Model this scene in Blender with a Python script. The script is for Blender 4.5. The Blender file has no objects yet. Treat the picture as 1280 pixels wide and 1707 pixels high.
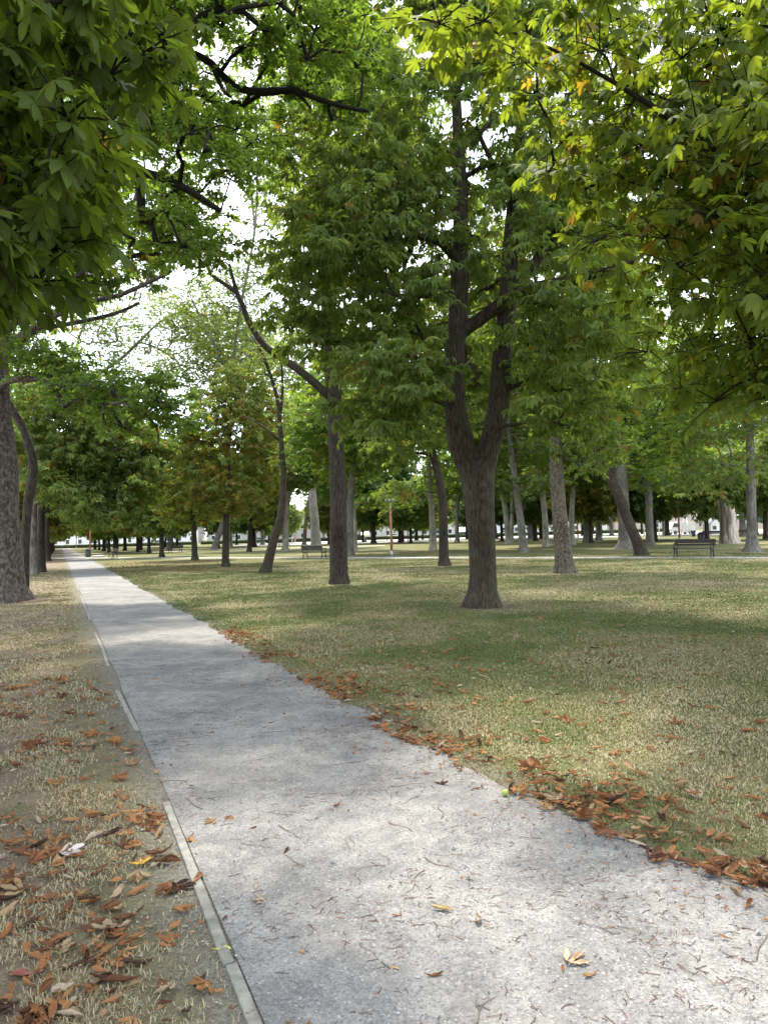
import bpy, bmesh, math, random
import numpy as np
from mathutils import Vector, Matrix

random.seed(7)
RNG = np.random.default_rng(11)
SC = bpy.context.scene
COL = SC.collection
R = math.radians

# ------------------------------------------------------------------ camera
CAM_H = 1.6
FPX, CX, CY = 1232.0, 640.0, 853.5
ROLL = R(1.6)
PITCH = math.atan((889.0 - CY) / FPX)
cF = np.array([0, math.cos(PITCH), math.sin(PITCH)])
_R0 = np.array([1.0, 0, 0]); _U0 = np.array([0, -math.sin(PITCH), math.cos(PITCH)])
cR = math.cos(ROLL) * _R0 - math.sin(ROLL) * _U0
cU = math.sin(ROLL) * _R0 + math.cos(ROLL) * _U0
EYE = np.array([0, 0, CAM_H])

def ray(px, py):
    return cF + (px - CX) / FPX * cR - (py - CY) / FPX * cU

def G(px, py):
    """ground point seen at a photo pixel"""
    d = ray(px, py); t = -CAM_H / d[2]
    return EYE + d * t

def P(px, py, depth):
    """point seen at a photo pixel, at a distance `depth` along +Y"""
    d = ray(px, py)
    return EYE + d * (depth / d[1])

def proj(p):
    q = np.atleast_2d(p) - EYE
    w = q @ cF
    w = np.where(np.abs(w) < 1e-4, 1e-4, w)
    return CX + FPX * (q @ cR) / w, CY - FPX * (q @ cU) / w, w

cam = bpy.data.cameras.new('camera'); camo = bpy.data.objects.new('camera', cam); COL.objects.link(camo)
cam.sensor_fit = 'VERTICAL'; cam.sensor_height = 36; cam.lens = 36 * FPX / 1707
cam.clip_start = 0.05; cam.clip_end = 3000
M = Matrix.Identity(4)
for i in range(3):
    M[i][0], M[i][1], M[i][2], M[i][3] = cR[i], cU[i], -cF[i], EYE[i]
camo.matrix_world = M
SC.camera = camo

# ------------------------------------------------------------------ render, world, sun
SC.view_settings.view_transform = 'Standard'; SC.view_settings.look = 'None'
SC.view_settings.exposure = 2.2; SC.view_settings.gamma = 1
SC.view_settings.use_curve_mapping = False
cy = SC.cycles
cy.max_bounces = 9; cy.diffuse_bounces = 7; cy.glossy_bounces = 2; cy.transmission_bounces = 4; cy.transparent_max_bounces = 4
cy.use_denoising = True; cy.sample_clamp_indirect = 6; cy.caustics_reflective = False; cy.caustics_refractive = False

SUN_EL, SUN_AZ = R(66), math.atan2(-0.15, 1.0)     # azimuth from +Y towards +X
sdir = Vector((math.sin(SUN_AZ) * math.cos(SUN_EL), math.cos(SUN_AZ) * math.cos(SUN_EL), math.sin(SUN_EL)))
W = bpy.data.worlds.new('World'); SC.world = W; W.use_nodes = True
wn = W.node_tree.nodes; wl = W.node_tree.links
bg = wn['Background']; bg.inputs[1].default_value = 0.15
sky = wn.new('ShaderNodeTexSky'); sky.sky_type = 'NISHITA'; sky.sun_disc = False
sky.sun_elevation = SUN_EL; sky.sun_rotation = SUN_AZ
sky.air_density = 1.0; sky.dust_density = 1.0; sky.ozone_density = 1.0
tc = wn.new('ShaderNodeTexCoord'); cn = wn.new('ShaderNodeTexNoise'); cn.inputs['Scale'].default_value = 4.0
cn.inputs['Detail'].default_value = 6; cn.inputs['Roughness'].default_value = 0.6
cr = wn.new('ShaderNodeValToRGB'); cr.color_ramp.elements[0].position = 0.42; cr.color_ramp.elements[1].position = 0.66; cr.color_ramp.elements[0].color = (.38, .38, .38, 1)
cmx = wn.new('ShaderNodeMixRGB'); cmx.inputs[2].default_value = (5.6, 5.75, 5.9, 1)
wl.new(tc.outputs['Generated'], cn.inputs['Vector']); wl.new(cn.outputs['Fac'], cr.inputs[0])
wl.new(cr.outputs[0], cmx.inputs[0]); wl.new(sky.outputs[0], cmx.inputs[1]); wl.new(cmx.outputs[0], bg.inputs[0])
sl = bpy.data.lights.new('sun', 'SUN'); sl.energy = 2.05; sl.angle = R(3.5); sl.color = (1, 0.94, 0.84)
so = bpy.data.objects.new('sun', sl); COL.objects.link(so)
so.rotation_euler = sdir.to_track_quat('Z', 'Y').to_euler(); so.location = (0, 0, 40)

# ------------------------------------------------------------------ object helpers
def tag(o, label=None, cat=None, group=None, kind=None):
    if label: o['label'] = label
    if cat: o['category'] = cat
    if group: o['group'] = group
    if kind: o['kind'] = kind
    return o

def empty(name, loc, rz=0, sc=1.0):
    o = bpy.data.objects.new(name, None); COL.objects.link(o)
    o.location = tuple(float(v) for v in loc); o.rotation_euler = (0, 0, rz); o.scale = (sc, sc, sc); o.empty_display_size = 0.2
    return o

def link_mesh(name, me, mat=None, parent=None):
    o = bpy.data.objects.new(name, me); COL.objects.link(o)
    if mat is not None and not me.materials: me.materials.append(mat)
    if parent is not None: o.parent = parent
    return o

class Acc:
    """collects vertices and faces of ONE mesh, fast"""
    def __init__(s): s.v = []; s.f = {3: [], 4: []}; s.a = []; s.n = 0; s.misc = []
    def add(s, v, f3=None, f4=None, attr=None):
        v = np.asarray(v, dtype=np.float32).reshape(-1, 3)
        s.v.append(v)
        if f3 is not None and len(f3): s.f[3].append(np.asarray(f3, dtype=np.int64).reshape(-1, 3) + s.n)
        if f4 is not None and len(f4): s.f[4].append(np.asarray(f4, dtype=np.int64).reshape(-1, 4) + s.n)
        if attr is None: attr = np.zeros((len(v), 2), np.float32)
        attr = np.asarray(attr, np.float32)
        if attr.shape[1] == 2: attr = np.hstack([attr, np.zeros_like(attr)])
        s.a.append(attr); s.n += len(v)
    def mesh(s, name, smooth=True):
        me = bpy.data.meshes.new(name)
        if not s.n: return me
        v = np.concatenate(s.v); a = np.concatenate(s.a)
        t = np.concatenate(s.f[3]) if s.f[3] else np.zeros((0, 3), np.int64)
        q = np.concatenate(s.f[4]) if s.f[4] else np.zeros((0, 4), np.int64)
        me.vertices.add(len(v)); me.vertices.foreach_set('co', v.ravel())
        nl = t.size + q.size
        me.loops.add(nl); me.loops.foreach_set('vertex_index', np.concatenate([t.ravel(), q.ravel()]).astype(np.int32))
        st = np.concatenate([np.arange(len(t)) * 3, t.size + np.arange(len(q)) * 4]).astype(np.int32)
        me.polygons.add(len(st)); me.polygons.foreach_set('loop_start', st)
        me.polygons.foreach_set('use_smooth', np.full(len(st), smooth))
        for k, nm in enumerate(('tint', 'age', 'vein_along', 'vein_across')):
            if k > 1 and not a[:, k].any(): continue
            at = me.attributes.new(nm, 'FLOAT', 'POINT'); at.data.foreach_set('value', np.ascontiguousarray(a[:, k]))
        me.update(calc_edges=True); me.validate()
        return me
    def box(s, c, d, rot=0.0, attr=None):
        x, y, z = (np.array(d) / 2).tolist()
        v = np.array([[-x,-y,-z],[x,-y,-z],[x,y,-z],[-x,y,-z],[-x,-y,z],[x,-y,z],[x,y,z],[-x,y,z]])
        if rot:
            cr_, sr_ = math.cos(rot), math.sin(rot)
            v = v @ np.array([[cr_, sr_, 0], [-sr_, cr_, 0], [0, 0, 1]])
        s.add(v + np.array(c), f4=[[0,3,2,1],[4,5,6,7],[0,1,5,4],[1,2,6,5],[2,3,7,6],[3,0,4,7]])
    def tube(s, pts, rad, sides=8, cap=True, attr=(0, 0), wob=0.0):
        pts = np.asarray(pts, float); n = len(pts); rad = np.broadcast_to(np.asarray(rad, float), (n,))
        t = np.gradient(pts, axis=0); t /= np.linalg.norm(t, axis=1)[:, None] + 1e-9
        u = np.cross(t[0], [0, 0, 1.0])
        if np.linalg.norm(u) < 0.05: u = np.array([1.0, 0, 0])
        us = np.zeros((n, 3))
        for i in range(n):
            u = u - t[i] * (u @ t[i]); u = u / (np.linalg.norm(u) + 1e-9); us[i] = u
        w = np.cross(t, us)
        an = np.arange(sides) / sides * 2 * math.pi
        rr = rad[:, None] * np.ones((1, sides))
        if wob: rr = rr * (1 + wob * RNG.standard_normal((n, sides)))
        v = pts[:, None] + rr[..., None] * (np.cos(an)[None, :, None] * us[:, None] + np.sin(an)[None, :, None] * w[:, None])
        i0 = (np.arange(n - 1) * sides)[:, None]; j = np.arange(sides)[None]; j2 = (j + 1) % sides
        q = np.stack([i0 + j, i0 + j2, i0 + sides + j2, i0 + sides + j], -1).reshape(-1, 4)
        v = v.reshape(-1, 3); f3 = None
        if cap:
            v = np.vstack([v, pts[0], pts[-1]]); jj = np.arange(sides)
            f3 = np.vstack([np.stack([(jj + 1) % sides, jj, np.full(sides, n * sides)], -1),
                            np.stack([(n - 1) * sides + jj, (n - 1) * sides + (jj + 1) % sides, np.full(sides, n * sides + 1)], -1)])
        s.add(v, f3=f3, f4=q, attr=np.tile(np.array(attr, np.float32), (len(v), 1)))
    def lathe(s, prof, sides=16, at=(0, 0, 0)):
        prof = np.asarray(prof, float); an = np.arange(sides) / sides * 2 * math.pi; n = len(prof)
        v = np.stack([prof[:, 0][:, None] * np.cos(an), prof[:, 0][:, None] * np.sin(an), prof[:, 1][:, None] * np.ones(sides)], -1).reshape(-1, 3)
        i0 = (np.arange(n - 1) * sides)[:, None]; j = np.arange(sides)[None]; j2 = (j + 1) % sides
        s.add(v + np.array(at), f4=np.stack([i0 + j, i0 + j2, i0 + sides + j2, i0 + sides + j], -1).reshape(-1, 4))
    def prism(s, poly, axis, a, b, off=(0, 0, 0)):
        """2-D outline (list of 2-tuples) pushed from a to b along axis 0,1,2"""
        poly = list(poly); n = len(poly); bm = bmesh.new(); vs = []
        for d in (a, b):
            for (p, q) in poly:
                c = [p, q]; c.insert(axis, d); vs.append(c)
        v = np.array(vs, float) + np.array(off)
        q = [[i, (i + 1) % n, n + (i + 1) % n, n + i] for i in range(n)]
        bm.free()
        ear = [Vector((p, r_, 0)) for p, r_ in poly]
        from mathutils.geometry import tessellate_polygon
        tri = [list(t_) for t_ in tessellate_polygon([ear])]
        s.add(v, f3=tri + [[n + c for c in reversed(t_)] for t_ in tri], f4=q)
    def build(s, name, mat, parent=None, smooth=True):
        return link_mesh(name, s.mesh(name, smooth), mat, parent)

def value_noise(x, y, seed=0):
    xi = np.floor(x).astype(np.int64); yi = np.floor(y).astype(np.int64); fx = x - xi; fy = y - yi
    def h(a, b):
        n = (a * 374761393 + b * 668265263 + seed * 1442695041) & 0x7fffffff
        n = ((n ^ (n >> 13)) * 1274126177) & 0x7fffffff
        return ((n ^ (n >> 16)) & 0xffff) / 65535.0
    fx = fx * fx * (3 - 2 * fx); fy = fy * fy * (3 - 2 * fy)
    return (h(xi, yi) * (1 - fx) + h(xi + 1, yi) * fx) * (1 - fy) + (h(xi, yi + 1) * (1 - fx) + h(xi + 1, yi + 1) * fx) * fy

def fbm(x, y, seed=0, o=3):
    t = 0; a = 0.5; s = 0
    for k in range(o):
        t = t + a * value_noise(x * 2 ** k, y * 2 ** k, seed + k); s += a; a *= 0.5
    return t / s

# ------------------------------------------------------------------ materials
class NT:
    def __init__(s, name):
        s.m = bpy.data.materials.new(name); s.m.use_nodes = True; s.t = s.m.node_tree
        s.n = s.t.nodes; s.l = s.t.links; s.p = s.n['Principled BSDF']; s.out = s.n['Material Output']
    def new(s, k, **kw):
        n = s.n.new('ShaderNode' + k)
        for a, b in kw.items(): setattr(n, a, b)
        return n
    def link(s, a, b): s.l.new(a, b)
    def coords(s, scale=(1, 1, 1), kind='Object'):
        t = s.new('TexCoord'); m = s.new('Mapping'); m.inputs['Scale'].default_value = scale
        s.link(t.outputs[kind], m.inputs['Vector']); return m.outputs[0]
    def noise(s, vec, scale, detail=4, rough=0.55):
        n = s.new('TexNoise'); n.inputs['Scale'].default_value = scale; n.inputs['Detail'].default_value = detail
        n.inputs['Roughness'].default_value = rough; s.link(vec, n.inputs['Vector']); return n.outputs['Fac']
    def ramp(s, fac, stops):
        r = s.new('ValToRGB'); e = r.color_ramp.elements
        while len(e) < len(stops): e.new(0.5)
        for el, (p, c) in zip(e, stops): el.position = p; el.color = (*c, 1) if len(c) == 3 else c
        s.link(fac, r.inputs[0]); return r.outputs[0]
    def mix(s, fac, a, b, mode='MIX'):
        m = s.new('MixRGB', blend_type=mode)
        for v, i in ((fac, 0), (a, 1), (b, 2)):
            if isinstance(v, (int, float)): m.inputs[i].default_value = v
            elif isinstance(v, tuple): m.inputs[i].default_value = (*v, 1)
            else: s.link(v, m.inputs[i])
        return m.outputs[0]
    def math(s, op, a, b=0.0):
        m = s.new('Math', operation=op)
        for v, i in ((a, 0), (b, 1)):
            if isinstance(v, (int, float)): m.inputs[i].default_value = v
            else: s.link(v, m.inputs[i])
        return m.outputs[0]
    def bump(s, h, strength=0.5, dist=0.02):
        b = s.new('Bump'); b.inputs['Strength'].default_value = strength; b.inputs['Distance'].default_value = dist
        s.link(h, b.inputs['Height']); s.link(b.outputs[0], s.p.inputs['Normal'])

def g3(v): return (v, v, v)

def plain(name, col, rough=0.6, metal=0.0, var=0.15, scale=6):
    t = NT(name); v = t.coords()
    n = t.noise(v, scale, 5)
    c = t.ramp(n, [(0.3, tuple(x * (1 - var) for x in col)), (0.7, tuple(min(1, x * (1 + var)) for x in col))])
    t.link(c, t.p.inputs['Base Color']); t.p.inputs['Roughness'].default_value = rough; t.p.inputs['Metallic'].default_value = metal
    t.bump(t.noise(v, scale * 8, 3), 0.15, 0.01)
    return t.m

def leaf_mat(name, dark, light, yellow=(0.25, 0.20, 0.035), brown=(0.17, 0.095, 0.035), trans=0.45, gloss=0.22):
    t = NT(name)
    a = t.new('Attribute', attribute_name='tint').outputs['Fac']; g = t.new('Attribute', attribute_name='age').outputs['Fac']
    c = t.ramp(a, [(0.0, dark), (1.0, light)])
    mid = t.ramp(g, [(0.0, (0, 0, 0)), (0.25, (0, 0, 0)), (0.5, (1, 1, 1))])
    c2 = t.ramp(g, [(0.45, yellow), (0.95, brown)])
    c = t.mix(mid, c, c2)
    v = t.coords(); nz = t.noise(v, 9, 3)
    c = t.mix(0.35, c, t.mix(1.0, c, t.ramp(nz, [(0.3, g3(0.5)), (0.7, g3(1.5))]), 'MULTIPLY'))
    if name == 'chestnut_leaf_near':
        al = t.new('Attribute', attribute_name='vein_along').outputs['Fac']; ac = t.new('Attribute', attribute_name='vein_across').outputs['Fac']
        rib = t.ramp(ac, [(0.0, g3(1)), (0.09, (0, 0, 0))])
        ph = t.math('SUBTRACT', t.math('MULTIPLY', al, 62.0), t.math('MULTIPLY', ac, 13.0)); sv = t.math('SINE', ph)
        side = t.ramp(sv, [(0.72, (0, 0, 0)), (1.0, g3(0.55))])
        c = t.mix(t.math('MAXIMUM', rib, side), c, t.mix(1.0, c, (1.55, 1.45, 1.5), 'MULTIPLY'))
        c = t.mix(t.ramp(sv, [(-0.0, g3(0.35)), (0.4, (0, 0, 0))]), c, t.mix(1.0, c, (0.72, 0.75, 0.7), 'MULTIPLY'))
        ed2 = t.math('SUBTRACT', t.math('ADD', t.math('MULTIPLY', al, .6), t.math('MULTIPLY', ac, .45)), t.math('MULTIPLY', t.noise(v, 6, 5), 0.9))
        c = t.mix(t.ramp(ed2, [(0.52, (0, 0, 0)), (0.68, g3(0.8))]), c, (0.16, 0.10, 0.035))
        t.bump(t.math('ADD', t.math('MULTIPLY', rib, -1.0), sv), 0.35, 0.004)
    d = t.p; t.link(c, d.inputs['Base Color']); d.inputs['Roughness'].default_value = 0.55
    d.inputs['Specular IOR Level'].default_value = gloss
    tr = t.new('BsdfTranslucent'); t.link(t.mix(1.0, c, (2.2, 2.1, 0.75), 'MULTIPLY'), tr.inputs['Color'])
    ms = t.new('MixShader'); ms.inputs[0].default_value = trans
    t.link(d.outputs[0], ms.inputs[1]); t.link(tr.outputs[0], ms.inputs[2]); t.link(ms.outputs[0], t.out.inputs['Surface'])
    return t.m

def bark_mat(name, dark, light, vs=(9, 9, 1.6), spot=None, spot_scale=7, bump=0.9, moss=None):
    t = NT(name); v = t.coords(vs); vv = t.coords((1, 1, 0.8))
    n = t.noise(v, 1.6, 8, 0.65)
    c = t.ramp(n, [(0.34, dark), (0.66, light)])
    big = t.noise(vv, 1.1, 3)
    c = t.mix(1.0, c, t.ramp(big, [(0.3, g3(0.65)), (0.7, g3(1.25))]), 'MULTIPLY')
    if spot:
        sp = t.noise(vv, spot_scale, 5, 0.6)
        c = t.mix(t.ramp(sp, [(0.49, (0, 0, 0)), (0.60, (1, 1, 1))]), c, spot)
    if moss:
        ms = t.noise(vv, 3.0, 5, 0.6)
        c = t.mix(t.ramp(ms, [(0.5, (0, 0, 0)), (0.7, g3(0.7))]), c, moss)
    t.link(c, t.p.inputs['Base Color']); t.p.inputs['Roughness'].default_value = 0.9
    t.p.inputs['Specular IOR Level'].default_value = 0.2
    h = t.math('ADD', n, t.math('MULTIPLY', t.noise(v, 6, 6, 0.7), 0.5))
    t.bump(h, bump, 0.05)
    return t.m

BARK = dict(
    hero=bark_mat('bark_furrowed_brown', (0.012, 0.010, 0.007), (0.115, 0.094, 0.066), (19, 19, 3.6), moss=(0.05, 0.055, 0.02), bump=1.0),
    dark=bark_mat('bark_dark', (0.013, 0.011, 0.008), (0.08, 0.067, 0.05), (14, 14, 3.0)),
    black=bark_mat('bark_black', (0.008, 0.007, 0.005), (0.04, 0.034, 0.027), (12, 12, 4)),
    grey=bark_mat('bark_grey', (0.065, 0.058, 0.05), (0.24, 0.22, 0.19), (9, 9, 2)),
    pale=bark_mat('bark_pale', (0.16, 0.145, 0.12), (0.37, 0.345, 0.295), (5, 5, 1.6), bump=0.5),
    scaly=bark_mat('bark_scaly', (0.025, 0.02, 0.015), (0.14, 0.118, 0.09), (12, 12, 3.5), spot=(0.165, 0.14, 0.105), spot_scale=17),
    spotted=bark_mat('bark_spotted', (0.02, 0.017, 0.014), (0.12, 0.10, 0.085), (12, 12, 3), spot=(0.155, 0.13, 0.113), spot_scale=11),
    twig=bark_mat('bark_twig', (0.025, 0.02, 0.015), (0.10, 0.08, 0.06), (9, 9, 9), bump=0.3),
)
LEAF = dict(
    chestnut=leaf_mat('chestnut_leaf', (0.070, 0.108, 0.026), (0.155, 0.215, 0.058), gloss=.4, trans=.48),
    near=leaf_mat('chestnut_leaf_near', (0.050, 0.082, 0.014), (0.15, 0.19, 0.032), trans=0.52),
    maple=leaf_mat('maple_leaf', (0.058, 0.105, 0.022), (0.145, 0.22, 0.048), trans=0.5),
    fine=leaf_mat('fine_leaf', (0.065, 0.105, 0.030), (0.15, 0.20, 0.065), trans=0.45),
    yellowing=leaf_mat('yellowing_leaf', (0.085, 0.12, 0.026), (0.18, 0.21, 0.055), trans=0.42),
    dark=leaf_mat('dark_leaf', (0.045, 0.08, 0.026), (0.095, 0.145, 0.045), trans=0.35),
)

# ------------------------------------------------------------------ leaf templates (leaf lies in XY, stalk at origin, points to +X)
def rotz(v, a):
    c, s = math.cos(a), math.sin(a); v = np.asarray(v, float)
    return np.stack([v[:, 0] * c - v[:, 1] * s, v[:, 0] * s + v[:, 1] * c, v[:, 2]], -1)

def leaflet_hi(droop=0.3, W_=0.40, fold=0.10, tilt=0.25):
    t = np.array([0.02, 0.22, 0.45, 0.66, 0.84, 1.0]); w = np.array([0.06, 0.42, 0.78, 1.0, 0.72, 0.03]) * W_ / 2
    z = -tilt * t - droop * t ** 2
    v = []
    for a, b, c in zip(t, w, z):
        v += [(a, -b, c + fold * b * 2), (a, 0, c), (a, b, c + fold * b * 2)]
    q = []
    for i in range(5):
        k = i * 3; q += [[k, k + 1, k + 4, k + 3][::-1], [k + 1, k + 2, k + 5, k + 4][::-1]]
    return np.array(v), np.array(q)[:, ::-1]

VEIN_UV = np.array([(t_, c_) for t_ in (0.02, 0.22, 0.45, 0.66, 0.84, 1.0) for c_ in (1.0, 0.0, 1.0)])

def tmpl(angles, sizes, hi, W_=0.40, droop=0.3, tilt=0.25, rnd=0.1):
    V, Q, T, n = [], [], [], 0
    for a, s in zip(angles, sizes):
        a = R(a) + random.uniform(-rnd, rnd)
        if hi:
            v, q = leaflet_hi(droop * random.uniform(0.6, 1.4), W_, 0.12, tilt * random.uniform(0.5, 1.6))
            V.append(rotz(v * s, a)); Q.append(q + n)
        else:
            z = -tilt * random.uniform(0.6, 1.5)
            v = np.array([(0, 0, 0), (0.62, -W_ / 2, z * 0.6 + 0.05), (1, 0, z - droop * 0.6), (0.62, W_ / 2, z * 0.6 + 0.05)])
            V.append(rotz(v * s, a)); T.append(np.array([[0, 1, 2], [0, 2, 3]]) + n)
        n += len(v)
    return (np.vstack(V), np.vstack(T) if T else None, np.vstack(Q) if Q else None)

TM = dict(
    chest_hi=[tmpl([-118, -76, -36, 0, 36, 76, 118], [.5, .75, .95, 1, .95, .75, .5], True),
              tmpl([-98, -48, 0, 48, 98], [.62, .9, 1, .9, .62], True, 0.44),
              tmpl([-105, -66, -30, 4, 40, 80], [.5, .8, .95, 1, .85, .6], True, 0.42, 0.45, 0.4)],
    chest_mid=[tmpl([-105, -50, 0, 50, 105], [.6, .9, 1, .9, .6], False, 0.42, 0.35, 0.3),
               tmpl([-90, -40, 5, 45, 95], [.6, .9, 1, .9, .6], False, 0.46, 0.5, 0.45)],
    chest_far=[tmpl([-70, 0, 70], [.8, 1, .8], False, 0.62, 0.4, 0.35)],
    maple=[tmpl([-85, 0, 85], [.72, 1, .72], False, 0.72, 0.15, 0.15), tmpl([-75, 5, 80], [.75, 1, .7], False, 0.66, 0.3, 0.3)],
    fine=[tmpl([-50, 0, 50], [.9, 1, .9], False, 0.5, 0.1, 0.1, 0.3)],
)

def scatter_leaves(acc, kind, pos, az, pitch, roll, size, tint, age):
    """bake many leaves into one accumulator"""
    ts = TM[kind]; which = RNG.integers(0, len(ts), len(pos))
    for k, (v, f3, f4) in enumerate(ts):
        m = which == k
        if not m.any(): continue
        p, a, b, c, s = pos[m], az[m], pitch[m], roll[m], size[m]
        ca, sa, cb, sb, cc, sc_ = np.cos(a), np.sin(a), np.cos(b), np.sin(b), np.cos(c), np.sin(c)
        X = np.stack([ca * cb, sa * cb, -sb], -1)
        Yh = np.stack([-sa, ca, np.zeros_like(a)], -1)
        Zh = np.cross(X, Yh)
        Y = Yh * cc[:, None] + Zh * sc_[:, None]; Z = -Yh * sc_[:, None] + Zh * cc[:, None]
        vv = p[:, None] + s[:, None, None] * (v[None, :, 0:1] * X[:, None] + v[None, :, 1:2] * Y[:, None] + v[None, :, 2:3] * Z[:, None])
        n, nv = len(p), len(v)
        off = (np.arange(n) * nv)[:, None, None]
        at = np.stack([np.repeat(tint[m], nv), np.repeat(age[m], nv)], -1)
        if f4 is not None: at = np.hstack([at, np.tile(VEIN_UV, (n * nv // 18, 1))])
        acc.add(vv.reshape(-1, 3), f3=None if f3 is None else (f3[None] + off).reshape(-1, 3),
                f4=None if f4 is None else (f4[None] + off).reshape(-1, 4), attr=at)

# ------------------------------------------------------------------ tree builder
def smooth_line(pts, step=0.35):
    """Catmull-Rom through rows (x,y,z,r)"""
    p = np.asarray(pts, float); p = np.vstack([2 * p[0] - p[1], p, 2 * p[-1] - p[-2]]); out = []
    for i in range(1, len(p) - 2):
        n = max(2, int(np.linalg.norm(p[i + 1, :3] - p[i, :3]) / step))
        t = np.linspace(0, 1, n, endpoint=False)[:, None]
        a, b, c, d = p[i - 1], p[i], p[i + 1], p[i + 2]
        out.append(0.5 * (2 * b + (c - a) * t + (2 * a - 5 * b + 4 * c - d) * t ** 2 + (3 * b - a - 3 * c + d) * t ** 3))
    out.append(p[-2][None]); out = np.vstack(out); out[:, 3] = np.maximum(out[:, 3], 0.008)
    return out

def sample_env(env, n, dmin, shell=0.45, keep=None):
    """clump centres spread through a union of ellipsoids (cx,cy,cz,rx,ry,rz), more of them near its skin"""
    vol = np.array([e[3] * e[4] * e[5] for e in env]); vol = vol / vol.sum()
    pts = np.zeros((0, 3)); tries = 0
    while len(pts) < n and tries < 14:
        tries += 1; k = n * 3
        w = RNG.choice(len(env), k, p=vol ** .6 / (vol ** .6).sum()); e = np.array(env)[w]
        d = RNG.standard_normal((k, 3)); d /= np.linalg.norm(d, axis=1)[:, None]
        r = shell + (1 - shell) * RNG.random(k) ** 0.8
        c = e[:, :3] + d * r[:, None] * e[:, 3:6]
        hole = fbm(c[:, 0] * 0.45 + c[:, 2] * 0.31 + 50, c[:, 1] * 0.45 + c[:, 2] * 0.37 + 90, 5, 2)
        c = c[hole > 0.36]
        if keep is not None: c = c[keep(c)]
        for q in c:
            if len(pts) >= n: break
            if not len(pts) or (((pts - q) ** 2).sum(1).min() > dmin * dmin): pts = np.vstack([pts, q])
    return pts

def grow(trunks, clumps, zmin, axis, step=0.5):
    """attach every clump to the nearest suitable wood; returns branch chains with radii"""
    pos = []; fixed = []
    for t in trunks:
        for row in t:
            if row[2] > zmin or len(t) < 3: pos.append(row[:3]); fixed.append(row[3])
    N = len(pos); cap = N + 60 * len(clumps) + 10
    Pz = np.zeros((cap, 3)); Pz[:N] = pos; par = np.full(cap, -1); cnt = np.zeros(cap); fx = np.zeros(cap); fx[:N] = fixed
    axd = lambda q: np.hypot(q[..., 0] - axis[0], q[..., 1] - axis[1])
    order = np.argsort(axd(clumps) + 0.25 * np.abs(clumps[:, 2] - clumps[:, 2].mean()))
    chains = []; tipdir = {}
    for ci in order:
        c = clumps[ci]; q = Pz[:N]; d = np.linalg.norm(q - c, axis=1)
        up = np.maximum(0, q[:, 2] - c[2]); out = np.maximum(0, axd(q) - axd(c))
        cost = d + 1.0 * up + 1.2 * out
        b = int(np.argmin(cost)); p = q[b].copy(); L = d[b]
        n = min(50, max(2, int(L / step))); t = np.linspace(0, 1, n + 1)[1:, None]
        bow = np.array([0, 0, 0.16 * L]) + RNG.standard_normal(3) * 0.07 * L
        line = p + (c - p) * t + bow * (4 * t * (1 - t)) * 0.8
        line += RNG.standard_normal(line.shape) * 0.035 * min(1, L) * (1 - t * 0.4)
        idx = [b]
        for row in line:
            Pz[N] = row; par[N] = idx[-1]; idx.append(N); N += 1
        k = idx[-1]; seen = 0
        while k >= 0 and seen < 400: cnt[k] += 1; k = par[k]; seen += 1
        chains.append(idx); tipdir[ci] = (line[-1] - (line[-2] if len(line) > 1 else p))
    return Pz[:N], cnt[:N], fx[:N], chains, tipdir

def px_line(pts, depth, dz=None):
    """rows (px, py, width_px[, depth]) -> rows (x, y, z, r) standing at that depth"""
    out = []
    for k, row in enumerate(pts):
        d = row[3] if len(row) > 3 else depth
        q = P(row[0], row[1], d); out.append([q[0], q[1], q[2], row[2] / 2 / FPX * d])
    return np.array(out)

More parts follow.
